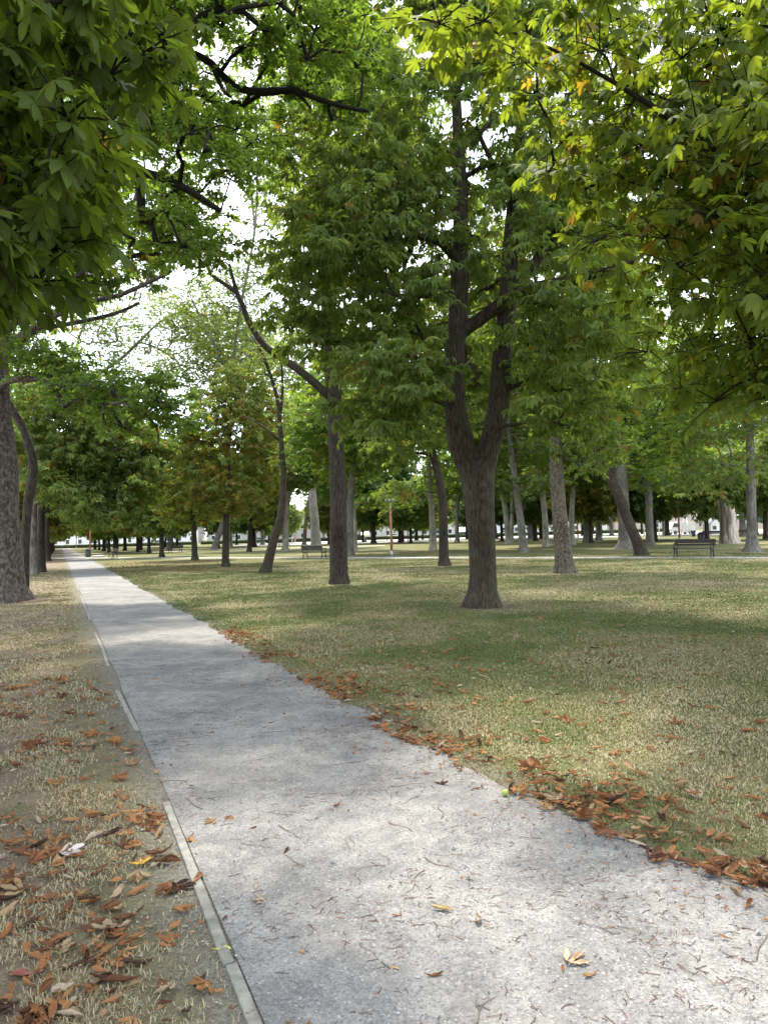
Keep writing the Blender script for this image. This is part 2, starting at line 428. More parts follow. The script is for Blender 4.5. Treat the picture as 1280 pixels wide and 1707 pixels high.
def tree(name, label, base, trunk, limbs, env, n, dmin, leaf='chest_mid', size=0.2, per=28, cr=0.65, bark='dark', leafm='chestnut',
         zmin=2.0, tint=(0.0, 1.0), age=0.03, keep=None, twigs=False, sides=16, flare=1.35, shell=0.45, tip=0.012, group=None,
         cat='tree', flat=0.45, remesh=False, pitch=0.35, step=0.5, maxr=0.12, agezone=None):
    """trunk, limbs: rows (x,y,z,r) in world space. One Empty, children trunk and crown."""
    base = np.array([base[0], base[1], 0.0]); root = empty(name, base); tag(root, label, cat, group)
    axis = base[:2] if len(trunk) < 2 else np.array(trunk[-1][:2]) * 0.5 + base[:2] * 0.5
    tl = [smooth_line(trunk)] + [smooth_line(l) for l in limbs]
    wood = Acc()
    for k, t in enumerate(tl):
        t = t.copy()
        if k == 0:
            h = t[:, 2]; t[:, 3] *= 1 + (flare - 1) * np.exp(-np.maximum(h, 0) / 0.28)
            t0 = t[0].copy(); t0[2] -= 0.25; t0[3] *= 1.12; t = np.vstack([t0, t])
        m = len(t); sd = sides if t[:, 3].max() > 0.09 else 8
        before = wood.n
        wood.tube(t[:, :3] - base, t[:, 3], sd)
        # lumps, ridges and root toes pushed into the tube just made
        v = wood.v[-1]; an = np.arctan2(v[:, 1], v[:, 0])
        ctr = np.repeat(t[:, :3] - base, sd, axis=0); ctr = np.vstack([ctr, ctr[:1], ctr[-1:]])[:len(v)]
        rel = v - ctr; rr = np.linalg.norm(rel, axis=1)[:, None] + 1e-6
        ph = RNG.random() * 6
        lump = 0.10 * (fbm(an * 1.3 + 20 + ph, v[:, 2] * 0.9 + 30, 3, 3) - 0.5) * 2
        if k == 0: lump = lump + 0.34 * np.exp(-np.maximum(v[:, 2], 0) / 0.16) * np.maximum(0, np.sin(an * 3 + ph + .6 * np.sin(an * 2)))
        wood.v[-1] = (v + rel * lump[:, None]).astype(np.float32)
    cl = sample_env(env, n, dmin, shell, keep)
    crown = Acc()
    if len(cl):
        Pz, cnt, fx, chains, tipd = grow(tl, cl, zmin, axis, step)
        rad = np.where(fx > 0, fx, np.minimum(maxr, tip * np.maximum(cnt, 1) ** 0.48))
        for ch in chains:
            r = rad[ch].copy(); r[0] = min(r[0], r[1] * 1.25)
            wood.tube(Pz[ch] - base, r, 6 if r.max() > 0.03 else 4, cap=False)
        # sprays of leaves
        K = len(cl); ntw = 7; m = max(1, int(round(per / ntw)))
        out = cl - np.array([axis[0], axis[1], 0]); out[:, 2] = 0; out /= np.linalg.norm(out, axis=1)[:, None] + 1e-6
        c = np.repeat(cl, ntw, axis=0); o = np.repeat(out, ntw, axis=0)
        rd = RNG.standard_normal((K * ntw, 3)); rd[:, 2] *= flat; rd /= np.linalg.norm(rd, axis=1)[:, None]
        d = rd + 0.45 * o + np.array([0, 0, 0.05]); d /= np.linalg.norm(d, axis=1)[:, None]
        ln = cr * (0.45 + 0.75 * RNG.random(K * ntw))
        if twigs:
            for a_, b_, l_ in zip(c, d, ln):
                mid = a_ + b_ * l_ * 0.5 + np.array([0, 0, 0.06 * l_]); wood.tube(np.array([a_, mid, a_ + b_ * l_]) - base, [0.008, 0.006, 0.003], 3, cap=False)
        f = np.tile(np.linspace(0.35, 1.0, m), K * ntw) if m > 1 else np.ones(K * ntw)
        C, D, L = np.repeat(c, m, 0), np.repeat(d, m, 0), np.repeat(ln, m)
        pos = C + D * (L * f)[:, None] + RNG.standard_normal((len(C), 3)) * 0.05 * cr
        pos[:, 2] += 0.06 * (L * 4 * f * (1 - f))
        az = np.arctan2(D[:, 1], D[:, 0]) + RNG.normal(0, 0.8, len(C))
        pt = RNG.normal(pitch, 0.33, len(C)); rl = RNG.normal(0, 0.35, len(C))
        sz = size * RNG.uniform(0.6, 1.2, len(C))
        ctint = np.repeat(np.clip(RNG.normal(0.5, 0.25, K), 0, 1), ntw * m)
        tn = np.clip(tint[0] + (tint[1] - tint[0]) * (0.55 * ctint + 0.45 * RNG.random(len(C))), 0, 1)
        cage = np.repeat(RNG.random(K) < age * 1.5, ntw * m)
        ag = np.where(RNG.random(len(C)) < np.where(cage, 0.45, age * 0.6), RNG.uniform(0.35, 1.0, len(C)), RNG.uniform(0, 0.25, len(C)))
        if agezone is not None: ag = np.maximum(ag, agezone(pos) * RNG.uniform(0.2, 1.1, len(C)))
        scatter_leaves(crown, leaf, pos - base, az, pt, rl, sz, tn, ag)
    w = wood.build('trunk', BARK[bark], root)
    if remesh:
        md = w.modifiers.new('join', 'REMESH'); md.mode = 'VOXEL'; md.voxel_size = remesh; md.use_smooth_shade = True
        ms = w.modifiers.new('soft', 'SMOOTH'); ms.iterations = 3
    if crown.n: crown.build('crown', LEAF[leafm], root, smooth=leaf == 'chest_hi')
    return root

def copy_tree(o, loc, rz, sc=1.0, label=None, group=None, parent=None):
    c = o.copy(); COL.objects.link(c)
    if parent is None:
        c.location = tuple(float(v) for v in loc); c.rotation_euler = (0, 0, rz); c.scale = tuple(sc) if hasattr(sc, '__len__') else (sc, sc, sc)
        if label: c['label'] = label
        if group: c['group'] = group
    else: c.parent = parent
    for ch in o.children: copy_tree(ch, None, 0, parent=c)
    return c

# ------------------------------------------------------------------ ground, path, kerb
UX, UY = -0.4024, 0.9155            # along the path, away from the camera
NX, NY = 0.9155, 0.4024             # across the path, to the right
S_L, S_R = 0.594, 2.46              # path edges measured across
def sn(x, y): return NX * x + NY * y
def along(x, y): return UX * x + UY * y
def from_sa(s, a): return NX * s + UX * a, NY * s + UY * a
def s_right(a):
    """wobbly right edge of the gravel path"""
    return S_R + 0.16 * (value_noise(a * 0.55, a * 0 + 3.3, 4) - 0.5) + 0.10 * (value_noise(a * 2.7, a * 0 + 1.1, 5) - 0.5) + 0.05 * (value_noise(a * 9, a * 0, 6) - 0.5) \
        + 0.42 * np.exp(-np.maximum(a - 2.0, 0) / 1.3)
def s_left(a): return S_L + 0.05 * (value_noise(a * 1.2, a * 0 + 8.3, 7) - 0.5) * np.clip((a - 6) / 4, 0, 1)

TRUNK_SPOTS = [(2.03, 15.5, 1.6), (-1.53, 24.15, 1.2), (6.43, 26.57, 1.2), (-10.6, 20.5, 1.8), (-11.7, 24, 1.2), (2.75, 34.8, 1.2)]
def ground_mat():
    t = NT('dry_lawn')
    v = t.coords()
    sep = t.new('SeparateXYZ'); t.link(v, sep.inputs[0])
    s = t.math('ADD', t.math('MULTIPLY', sep.outputs[0], NX), t.math('MULTIPLY', sep.outputs[1], NY))
    big = t.noise(v, 0.22, 3, 0.5); mid = t.noise(v, 1.3, 5, 0.6); fine = t.noise(v, 26, 5, 0.7); tiny = t.noise(v, 110, 3, 0.7)
    soil = t.ramp(fine, [(0.3, (0.075, 0.058, 0.042)), (0.55, (0.14, 0.112, 0.082)), (0.75, (0.21, 0.175, 0.13))])
    straw = t.ramp(fine, [(0.3, (0.12, 0.10, 0.05)), (0.55, (0.20, 0.168, 0.085)), (0.75, (0.29, 0.25, 0.135))])
    green = t.ramp(fine, [(0.3, (0.055, 0.065, 0.022)), (0.55, (0.09, 0.105, 0.036)), (0.75, (0.14, 0.15, 0.06))])
    m = t.math('ADD', t.math('MULTIPLY', mid, 0.6), t.math('MULTIPLY', big, 0.55))
    lawn = t.mix(t.ramp(m, [(0.50, (0, 0, 0)), (0.72, (1, 1, 1))]), green, straw)
    lawn = t.mix(t.ramp(t.noise(v, 0.9, 5, 0.65), [(0.56, (0, 0, 0)), (0.70, g3(0.8))]), lawn, soil)
    clod = t.noise(v, 62, 4, .75)
    soil2 = t.mix(1.0, t.mix(.5, soil, (.155, .115, .08)), t.ramp(clod, [(0.32, g3(0.45)), (0.5, g3(1.0)), (0.7, g3(1.45))]), 'MULTIPLY')
    left = t.mix(t.ramp(mid, [(0.40, (1, 1, 1)), (0.66, g3(.25))]), t.mix(.7, straw, (.20, .155, .105)), soil2)
    left = t.mix(t.ramp(t.noise(v, 1.9, 4), [(0.60, (0, 0, 0)), (0.72, g3(0.6))]), left, green)
    side = t.ramp(t.math('ADD', s, t.math('MULTIPLY', mid, 0.4)), [(0.0, (0, 0, 0)), (1.0, (1, 1, 1))])
    c = t.mix(side, left, lawn)
    # bare worn strip beside the gravel
    e = t.math('ABSOLUTE', t.math('SUBTRACT', s, S_R + 0.12)); e = t.math('ADD', e, t.math('MULTIPLY', mid, 0.35))
    c = t.mix(t.ramp(e, [(0.12, g3(0.75)), (0.42, (0, 0, 0))]), c, t.mix(0.5, soil, (0.20, 0.19, 0.175)))
    # grit carried over the edging
    k = t.math('SUBTRACT', S_L, s); k = t.math('ADD', t.math('ABSOLUTE', k), t.math('MULTIPLY', mid, 0.5))
    c = t.mix(t.ramp(k, [(0.25, g3(0.8)), (0.62, (0, 0, 0))]), c, t.mix(1.0, t.ramp(fine, [(0.3, (0.11, 0.098, 0.085)), (0.7, (0.24, 0.22, 0.195))]), t.ramp(clod, [(0.32, g3(0.45)), (0.5, g3(1.0)), (0.7, g3(1.5))]), 'MULTIPLY'))
    for (tx, ty, tr) in TRUNK_SPOTS:                        # bare, trodden soil round the trunks
        vd = t.new('VectorMath', operation='DISTANCE'); t.link(v, vd.inputs[0]); vd.inputs[1].default_value = (tx, ty, 0)
        q = t.math('ADD', t.math('DIVIDE', vd.outputs['Value'], tr), t.math('MULTIPLY', mid, 0.9))
        c = t.mix(t.ramp(q, [(0.75, g3(0.85)), (1.0, (0, 0, 0))]), c, soil)
    c = t.mix(0.5, c, t.mix(1.0, c, t.ramp(tiny, [(0.3, g3(0.5)), (0.7, g3(1.5))]), 'MULTIPLY'))
    t.link(c, t.p.inputs['Base Color']); t.p.inputs['Roughness'].default_value = 0.95; t.p.inputs['Specular IOR Level'].default_value = 0.1
    t.bump(t.math('ADD', fine, t.math('MULTIPLY', tiny, 0.6)), 0.8, 0.03)
    return t.m

def gravel_mat(name, base, dust, k=1.0):
    t = NT(name); v = t.coords()
    big = t.noise(v, 0.9, 5, 0.6); mid = t.noise(v, 5.5, 6, 0.65); grit = t.noise(v, 75, 3, 0.8); gr2 = t.noise(v, 190, 2, 0.8)
    vo = t.new('TexVoronoi'); vo.inputs['Scale'].default_value = 120; t.link(v, vo.inputs['Vector'])
    w = t.math('ADD', t.math('MULTIPLY', big, 0.55), t.math('MULTIPLY', mid, 0.5))
    c = t.mix(t.ramp(w, [(0.46, (0, 0, 0)), (0.62, (1, 1, 1))]), base, dust)
    c = t.mix(0.75, c, t.mix(1.0, c, t.ramp(grit, [(0.34, g3(0.55)), (0.5, g3(1.0)), (0.68, g3(1.4))]), 'MULTIPLY'))
    c = t.mix(0.5, c, t.mix(1.0, c, t.ramp(gr2, [(0.32, g3(0.45)), (0.68, g3(1.5))]), 'MULTIPLY'))
    sepc = t.new('SeparateColor'); t.link(vo.outputs['Color'], sepc.inputs[0])
    c = t.mix(t.ramp(sepc.outputs[0], [(0.90, (0, 0, 0)), (0.93, g3(0.7))]), c, (0.09, 0.09, 0.095))
    c = t.mix(t.ramp(sepc.outputs[1], [(0.95, (0, 0, 0)), (0.98, g3(0.4))]), c, (0.42, 0.41, 0.39))
    c = t.mix(t.ramp(t.noise(v, 2.3, 4), [(0.55, (0, 0, 0)), (0.75, g3(0.35))]), c, (0.30, 0.27, 0.225))
    t.link(c, t.p.inputs['Base Color']); t.p.inputs['Roughness'].default_value = 0.92; t.p.inputs['Specular IOR Level'].default_value = 0.15
    t.bump(t.math('ADD', grit, t.math('MULTIPLY', gr2, 0.5)), 0.7, 0.012)
    return t.m

MG = ground_mat(); MP = gravel_mat('grey_gravel', (0.148, 0.142, 0.133), (0.236, 0.226, 0.206))
MZ = gravel_mat('pale_sand', (0.38, 0.355, 0.31), (0.5, 0.475, 0.43))

ga = Acc(); n = 60
gx = np.concatenate([np.linspace(-900, -60, 12), np.linspace(-55, 75, 60), np.linspace(80, 900, 12)]); gy = np.concatenate([np.linspace(-120, -8, 6), np.linspace(-5, 60, 60), np.linspace(70, 1800, 30)])
X, Y = np.meshgrid(gx, gy); nx_, ny_ = len(gx), len(gy)
i = np.arange(ny_ - 1)[:, None] * nx_ + np.arange(nx_ - 1)[None]
ga.add(np.stack([X.ravel(), Y.ravel(), np.zeros(X.size)], -1), f4=np.stack([i, i + 1, i + nx_ + 1, i + nx_], -1).reshape(-1, 4))
ground = tag(ga.build('ground', MG), 'worn lawn of dry grass and soil', kind='structure')

def strip(name, rows, mat, z, label):
    """rows of (left point, right point)"""
    L = np.array([r[0] for r in rows], float); Rr = np.array([r[1] for r in rows], float); n = len(L)
    v = np.concatenate([np.c_[L, np.full(n, z)], np.c_[Rr, np.full(n, z)]]); k = np.arange(n - 1)
    a = Acc(); a.add(v, f4=np.stack([k, n + k, n + k + 1, k + 1], -1)); return tag(a.build(name, mat), label, kind='structure')

aa = np.concatenate([np.arange(-6, 16, 0.06), np.arange(16, 60, 0.4), np.arange(60, 255, 3.0)])
path = strip('path', [(from_sa(s_left(a), a), from_sa(s_right(a), a)) for a in aa], MP, 0.006, 'grey gravel footpath running away to the left')
A0, A1 = np.array([24.0, 28.5]), np.array([-44.0, 84.5])
dd = (A1 - A0) / np.linalg.norm(A1 - A0); nn = np.array([-dd[1], dd[0]])
strip('crossing_path', [(A0 + dd * t - nn * (1.0 + 0.1 * math.sin(t * 1.7)), A0 + dd * t + nn * (1.0 + 0.1 * math.cos(t * 1.3))) for t in np.arange(0, 88, 1.0)], gravel_mat('pale_gravel', (0.27, 0.265, 0.25), (0.38, 0.365, 0.34)), 0.010, 'narrow pale path crossing the lawn')
B0, B1 = np.array([-62.0, 97.0]), np.array([0.0, 97.0])
strip('far_path', [((B0[0] + t, 93 + 0.12 * (t - 10) - (0.004 * (t - 25) ** 2)), (B0[0] + t, 96.4 + 0.12 * (t - 10) - 0.004 * (t - 25) ** 2)) for t in np.arange(0, 64, 2.0)], MZ, 0.014, 'pale path on the far lawn')
strip('plaza', [((x, 121 - max(0, x - 20) * 0.46 + max(0, -x) * 0.4), (x, 178 - max(0, x - 60) * 0.2)) for x in np.arange(-30, 150, 4.0)], MZ, 0.018, 'pale sandy square behind the trees')

# timber-like concrete edging let into the ground on the left side of the path
ka = Acc(); a = -3.0
while a < 110:
    L = random.uniform(1.6, 2.2)
    gap = (7.9 < a < 9.2) or random.random() < 0.10 and a > 10
    if not gap:
        x0, y0 = from_sa(S_L - 0.035 + random.uniform(-.006, .006), a); x1, y1 = from_sa(S_L - 0.035 + random.uniform(-.006, .006), a + L - 0.012)
        th = math.atan2(y1 - y0, x1 - x0); hz = random.choice([-.002, .006, .010, .013, .016, .019]); th += random.gauss(0, .006)
        ka.box(((x0 + x1) / 2, (y0 + y1) / 2, hz - 0.06), (L - 0.012, 0.044, 0.12), th)
    a += L
kt = NT('weathered_edging'); kv = kt.coords((1, 1, 1)); kn = kt.noise(kv, 14, 7, 0.7)
kt.link(kt.ramp(kn, [(0.3, (0.09, 0.083, 0.068)), (0.7, (0.24, 0.23, 0.195))]), kt.p.inputs['Base Color']); kt.p.inputs['Roughness'].default_value = 0.9; kt.bump(kn, 0.5, 0.01)
kerb = tag(ka.build('kerb', kt.m, smooth=False), 'narrow weathered edging strip along the gravel path', kind='structure')
bv = kerb.modifiers.new('b', 'BEVEL'); bv.width = 0.006; bv.segments = 2

# ------------------------------------------------------------------ grass (blades one cannot count)
def grass():
    N = 1450000
    u = RNG.random(N); d0, d1, e = 1.7, 46.0, 0.35
    d = (d0 ** e + u * (d1 ** e - d0 ** e)) ** (1 / e)
    x = (RNG.random(N) * 2 - 1) * (0.57 * d + 2.0); y = d
    s = sn(x, y); al = along(x, y)
    on = (s > s_left(al) - 0.07) & (s < s_right(al) - 0.03 + 0.10 * RNG.random(N) ** 2)
    right = s > 1.5
    m = fbm(x * 0.8 + 40, y * 0.8 + 10, 21, 4); p2 = fbm(x * 2.6 + 7, y * 2.6 + 3, 33, 3); p3 = fbm(x * 0.25 + 3, y * 0.25, 44, 2)
    edge = np.clip((s - s_right(al)) / 0.5, 0, 1)
    dens = np.where(right, 0.25 + 1.3 * (p2 - 0.2) + 0.25 * edge - 0.35 * np.clip((m - .6) * 4, 0, 1), np.clip((p2 - 0.40) * 4.2, 0.08, .6) * np.clip((S_L - 0.12 - s) / 0.4, 0.15, 1))
    for (tx, ty, tr) in TRUNK_SPOTS: dens = dens * np.clip((np.hypot(x - tx, y - ty) / tr - .35) * 1.6, .05, 1)
    k = (~on) & (RNG.random(N) < dens)
    x, y, d, right, m, p2, p3, s, edge = x[k], y[k], d[k], right[k], m[k], p2[k], p3[k], s[k], edge[k]; n = len(x)
    tint = np.where(right, np.clip(1.9 * (m - 0.42) + 1.2 * (p3 - 0.5) + RNG.normal(0.30, 0.30, n) - 0.35 * (edge < .8), 0, 1), np.clip(RNG.normal(0.9, 0.15, n) - 0.9 * np.clip((m - 0.60) * 7, 0, 1), 0, 1))
    strawlike = tint > 0.55
    h = RNG.uniform(0.006, 0.017, n) * np.where(right, 1.0, 1.0) * (0.8 + 0.5 * p2); h *= np.where(strawlike, 1.5, 1.0) * np.where(right, 1.0, 1.25)
    w = np.maximum(0.0009, 0.00056 * d) * RNG.uniform(0.6, 1.4, n)
    an = RNG.random(n) * 2 * math.pi; lean = np.where(strawlike, RNG.uniform(0.35, 1.45, n), RNG.uniform(0.1, 0.95, n))
    dx, dy = np.cos(an), np.sin(an); px_, py_ = -dy * w, dx * w
    z0 = 0.002
    b1 = np.stack([x - px_, y - py_, np.full(n, z0)], -1); b2 = np.stack([x + px_, y + py_, np.full(n, z0)], -1)
    mx = x + dx * h * np.sin(lean) * 0.5; my = y + dy * h * np.sin(lean) * 0.5; mz = h * 0.62 * np.cos(lean * 0.7) + 0.004
    m1 = np.stack([mx - px_ * .8, my - py_ * .8, mz], -1); m2 = np.stack([mx + px_ * .8, my + py_ * .8, mz], -1)
    tp = np.stack([x + dx * h * np.sin(lean) * 1.25, y + dy * h * np.sin(lean) * 1.25, np.maximum(0.004, h * np.cos(lean) + .003)], -1)
    V = np.stack([b1, b2, m2, m1, tp], 1).reshape(-1, 3); o = np.arange(n)[:, None] * 5
    A = Acc(); A.add(V, f3=o + np.array([[3, 2, 4]]), f4=o + np.array([[0, 1, 2, 3]]), attr=np.stack([np.repeat(tint, 5), np.repeat(RNG.random(n), 5)], -1))
    t = NT('grass_blades'); a_ = t.new('Attribute', attribute_name='tint').outputs['Fac']; g_ = t.new('Attribute', attribute_name='age').outputs['Fac']
    c = t.ramp(a_, [(0.0, (0.074, 0.104, 0.026)), (0.4, (0.145, 0.162, 0.052)), (0.7, (0.235, 0.20, 0.10)), (1.0, (0.31, 0.262, 0.155))])
    c = t.mix(0.6, c, t.mix(1.0, c, t.ramp(g_, [(0.0, g3(0.72)), (1.0, g3(1.28))]), 'MULTIPLY'))
    t.link(c, t.p.inputs['Base Color']); t.p.inputs['Roughness'].default_value = 0.7; t.p.inputs['Specular IOR Level'].default_value = 0.2
    tag(A.build('grass', t.m), 'short dry grass growing on the lawn and verge', 'grass', kind='stuff')
grass()

# small grit lying loose on the gravel
def grit():
    n = 5200; d = 1.8 + 9 * RNG.random(n) ** 1.6; x = (RNG.random(n) * 2 - 1) * (0.55 * d + .3); s = sn(x, d); al = along(x, d)
    k = (s > S_L - 0.45) & (s < s_right(al) + 0.2); x, d = x[k], d[k]; n = len(x)
    o = np.array([[1, 0, 0], [-1, 0, 0], [0, 1, 0], [0, -1, 0], [0, 0, 1], [0, 0, -.6]], float)
    f = np.array([[0, 2, 4], [2, 1, 4], [1, 3, 4], [3, 0, 4], [2, 0, 5], [1, 2, 5], [3, 1, 5], [0, 3, 5]])
    sz = RNG.uniform(0.002, 0.006, n) * (1 + 0.8 * (RNG.random(n) < 0.05)); v = o[None] * sz[:, None, None] * RNG.uniform(0.6, 1.3, (n, 6, 1)); v = v + np.stack([x, d, 0.007 + sz * 0.2], -1)[:, None]
    A = Acc(); A.add(v.reshape(-1, 3), f3=(f[None] + (np.arange(n) * 6)[:, None, None]).reshape(-1, 3), attr=np.stack([np.repeat(RNG.random(n), 6)] * 2, -1))
    t = NT('loose_grit'); a_ = t.new('Attribute', attribute_name='tint').outputs['Fac']
    t.link(t.ramp(a_, [(0, (0.10, 0.10, 0.105)), (0.6, (0.20, 0.20, 0.20)), (1, (0.33, 0.32, 0.30))]), t.p.inputs['Base Color']); t.p.inputs['Roughness'].default_value = 0.9
    tag(A.build('grit', t.m, smooth=False), 'loose stone grit scattered over the gravel path', 'grit', kind='stuff')
grit()

# ------------------------------------------------------------------ fallen leaves
def dry_mat(name, by_object):
    t = NT(name)
    r = t.new('ObjectInfo').outputs['Random'] if by_object else t.new('Attribute', attribute_name='tint').outputs['Fac']
    c = t.ramp(r, [(0.0, (0.05, 0.027, 0.017)), (0.18, (0.13, 0.055, 0.026)), (0.45, (0.26, 0.108, 0.040)), (0.75, (0.33, 0.165, 0.062)), (0.9, (0.33, 0.23, 0.12)), (1.0, (0.36, 0.29, 0.20))])
    v = t.coords(); nz = t.noise(v, 30, 5, 0.65)
    c = t.mix(0.6, c, t.mix(1.0, c, t.ramp(nz, [(0.3, g3(0.4)), (0.7, g3(1.45))]), 'MULTIPLY'))
    t.link(c, t.p.inputs['Base Color']); t.bump(nz, .5, .01); t.p.inputs['Roughness'].default_value = 0.8; t.p.inputs['Specular IOR Level'].default_value = 0.3
    tr = t.new('BsdfTranslucent'); t.link(c, tr.inputs['Color']); ms = t.new('MixShader'); ms.inputs[0].default_value = 0.18
    t.link(t.p.outputs[0], ms.inputs[1]); t.link(tr.outputs[0], ms.inputs[2]); t.link(ms.outputs[0], t.out.inputs['Surface'])
    return t.m
M_DRY, M_DRY2 = dry_mat('dry_leaf', True), dry_mat('dry_leaf_litter', False)

def dry_leaflet(curl, bend, twist, wid=0.40, nl=11, nc=7, seed=0):
    r = np.random.default_rng(seed); t = np.linspace(0, 1, nl); w = np.interp(t, [0, .1, .35, .62, .85, 1], [.05, .25, .68, 1, .68, .02]) * wid / 2
    c = np.linspace(-1, 1, nc); V = np.zeros((nl, nc, 3))
    for i, (a, b) in enumerate(zip(t, w)):
        ang = c * curl * (0.5 + 0.7 * a); rad = b / max(0.15, curl) if curl > 0.15 else None
        yy = rad * np.sin(ang) if rad else c * b; zz = rad * (1 - np.cos(ang)) if rad else 0 * c
        zz = zz + 0.10 * np.abs(c) * b
        tw = twist * (a - .5); y2 = yy * math.cos(tw) - zz * math.sin(tw); z2 = yy * math.sin(tw) + zz * math.cos(tw)
        cr_ = 0.05 * (value_noise(c * 2.2 + seed * 7, c * 0 + a * 5 + seed, seed) - .5) + 0.05 * np.sin(a * 16 + seed) * c ** 2 * (.4 + curl * .4); zz = zz + cr_; y2 = y2 * (1 + .22 * (value_noise(c * 1.5, c * 0 + a * 7, seed + 3) - .5)); V[i, :, 0] = a + 0.02 * r.standard_normal(nc); V[i, :, 1] = y2; V[i, :, 2] = z2 + bend * (a - .45) ** 2 + 0.018 * r.standard_normal(nc)
    k = (np.arange(nl - 1)[:, None] * nc + np.arange(nc - 1)[None]).reshape(-1)
    return V.reshape(-1, 3), np.stack([k, k + 1, k + nc + 1, k + nc], -1)

DRY = []                                   # (verts, quads, kind words)
def dry_shape(parts, words):
    V, Q, n = [], [], 0
    for (v, q), a, s in parts:
        v = rotz(v * s, a) + np.array([0, 0, 0]); V.append(v); Q.append(q + n); n += len(v)
    V = np.vstack(V); V[:, 0] -= V[:, 0].mean(); V[:, 1] -= V[:, 1].mean(); V[:, 2] -= np.percentile(V[:, 2], 6); DRY.append((V, np.vstack(Q), words))
dry_shape([(dry_leaflet(0.5, 0.25, 0.3, seed=1), 0, 1)], 'flat')
dry_shape([(dry_leaflet(1.7, 0.35, 0.7, seed=2), 0, 1)], 'rolled')
dry_shape([(dry_leaflet(2.4, 0.15, 0.5, 0.5, seed=3), 0, 1)], 'tightly rolled')
dry_shape([(dry_leaflet(1.1, 0.8, -0.9, seed=4), 0, 1)], 'twisted')
dry_shape([(dry_leaflet(1.4, 0.5, 0.6, seed=5), -.5, .8), (dry_leaflet(1.9, 0.4, -0.5, seed=6), 0.1, 1), (dry_leaflet(1.0, 0.6, 0.2, seed=7), .75, .75)], 'three-fingered')
dry_shape([(dry_leaflet(1.6, 0.5, 0.9, seed=8), -.9, .6), (dry_leaflet(2.1, 0.3, -0.5, seed=9), -0.35, .9), (dry_leaflet(1.3, 0.7, 0.6, seed=10), .2, 1), (dry_leaflet(1.8, .5, .4, seed=11), .8, .8)], 'crumpled many-fingered')
dry_shape([(dry_leaflet(0.9, 0.5, 0.2, 0.6, seed=12), 0, .6)], 'short broken')
DRY_ME = []
for v, q, w in DRY:
    a_ = Acc(); a_.add(v, f4=q); me = a_.mesh('fallen_leaf'); me.materials.append(M_DRY); DRY_ME.append(me)

def leaf_spots():
    out = []
    def put(x, y, sz, zone, lift=0.0): out.append((x, y, sz, zone, lift))
    def rs(): return random.choice([0.035, 0.05, 0.065, 0.08, 0.095, 0.115, 0.135]) * random.uniform(0.75, 1.15)
    c = 0                                                   # dry left verge, near
    while c < 1700:
        a = random.uniform(0.6, 9.5); s = random.uniform(-3.6, 0.50); x, y = from_sa(s, a)
        if y < 1.2 or abs(x) > 0.56 * y + 1.2: continue
        if random.random() < (0.10 + 1.0 * max(0, float(fbm(np.array(x * 2.6), np.array(y * 2.6), 61, 2)) - 0.38)) * (1.6 if y < 4.4 else 0.45): put(x, y, rs() * 1.02, 'verge'); c += 1
    c = 0                                                   # drift along the right edge of the path
    while c < 1450:
        a = 0.7 + 12.4 * random.random() ** 1.7; s = float(s_right(np.array(a))) + abs(random.gauss(0, 0.36 if a > 4.2 else 0.42)) - 0.08
        x, y = from_sa(s, a)
        if random.random() < 0.04 + (2.6 if a > 3.6 else 4.0) * (float(fbm(np.array(x * 1.6), np.array(y * 1.6), 71, 3)) - (0.405 if a > 3.6 else .34)): put(x, y, rs() * (0.9 if a > 6 else 1), 'drift', random.uniform(0, 0.035) if a < 4.2 else 0); c += 1
    c = 0                                                   # lawn near
    while c < 800:
        y = random.uniform(2.4, 11); x = random.uniform(-1.5, .56 * y + 2); s = sn(x, y)
        if s < S_R + .1: continue
        if random.random() < 0.7 * math.exp(-(s - S_R) / 1.2) + 0.12: put(x, y, rs() * 0.9, 'lawn'); c += 1
    for _ in range(75):                                     # on the gravel
        a = 1.5 + 10 * random.random() ** 1.4; s = random.uniform(S_L + .05, S_R + (0.4 if a < 3 else 0)); x, y = from_sa(s, a); put(x, y, rs() * random.uniform(.35, .8), 'gravel')
    for _ in range(26):
        a = 1.5 + 4.5 * random.random(); s = S_L + abs(random.gauss(0, .12)); x, y = from_sa(s, a); put(x, y, rs() * random.uniform(.5, .9), 'kerb')
    for _ in range(2900):                                   # lawn, far
        y = random.uniform(9, 42); x = random.uniform(-.5 * y, .56 * y); s = sn(x, y)
        if s < S_R + .1 and s > S_L - .1: continue
        put(x, y, rs() * 0.8, 'far')
    for _ in range(5200):                                   # rusty carpets under the yellowing trees
        k = random.choice([(-9.5, 38, 5.5, 3), (-15, 46, 5, 4), (-19, 52, 5, 4), (-10, 52, 7, 4), (4, 59, 10, 3)])
        x, y = random.gauss(k[0], k[2] * .6), random.gauss(k[1], k[3] * .6)
        if sn(x, y) < S_R + .2: continue
        put(x, y, rs(), 'far')
    for _ in range(160):
        a = random.uniform(9, 26); x, y = from_sa(random.uniform(-3, .5), a); put(x, y, rs() * .9, 'far')
    for _ in range(3000):                                   # small torn bits along the edges and on the verge
        if random.random() < .5: a = 1.6 + 10 * random.random() ** 1.5; s = float(s_right(np.array(a))) + random.gauss(0.08, .22)
        else: a = random.uniform(.8, 8); s = random.uniform(-3, .6)
        x, y = from_sa(s, a); put(x, y, random.uniform(.018, .045), 'bits')
    return out

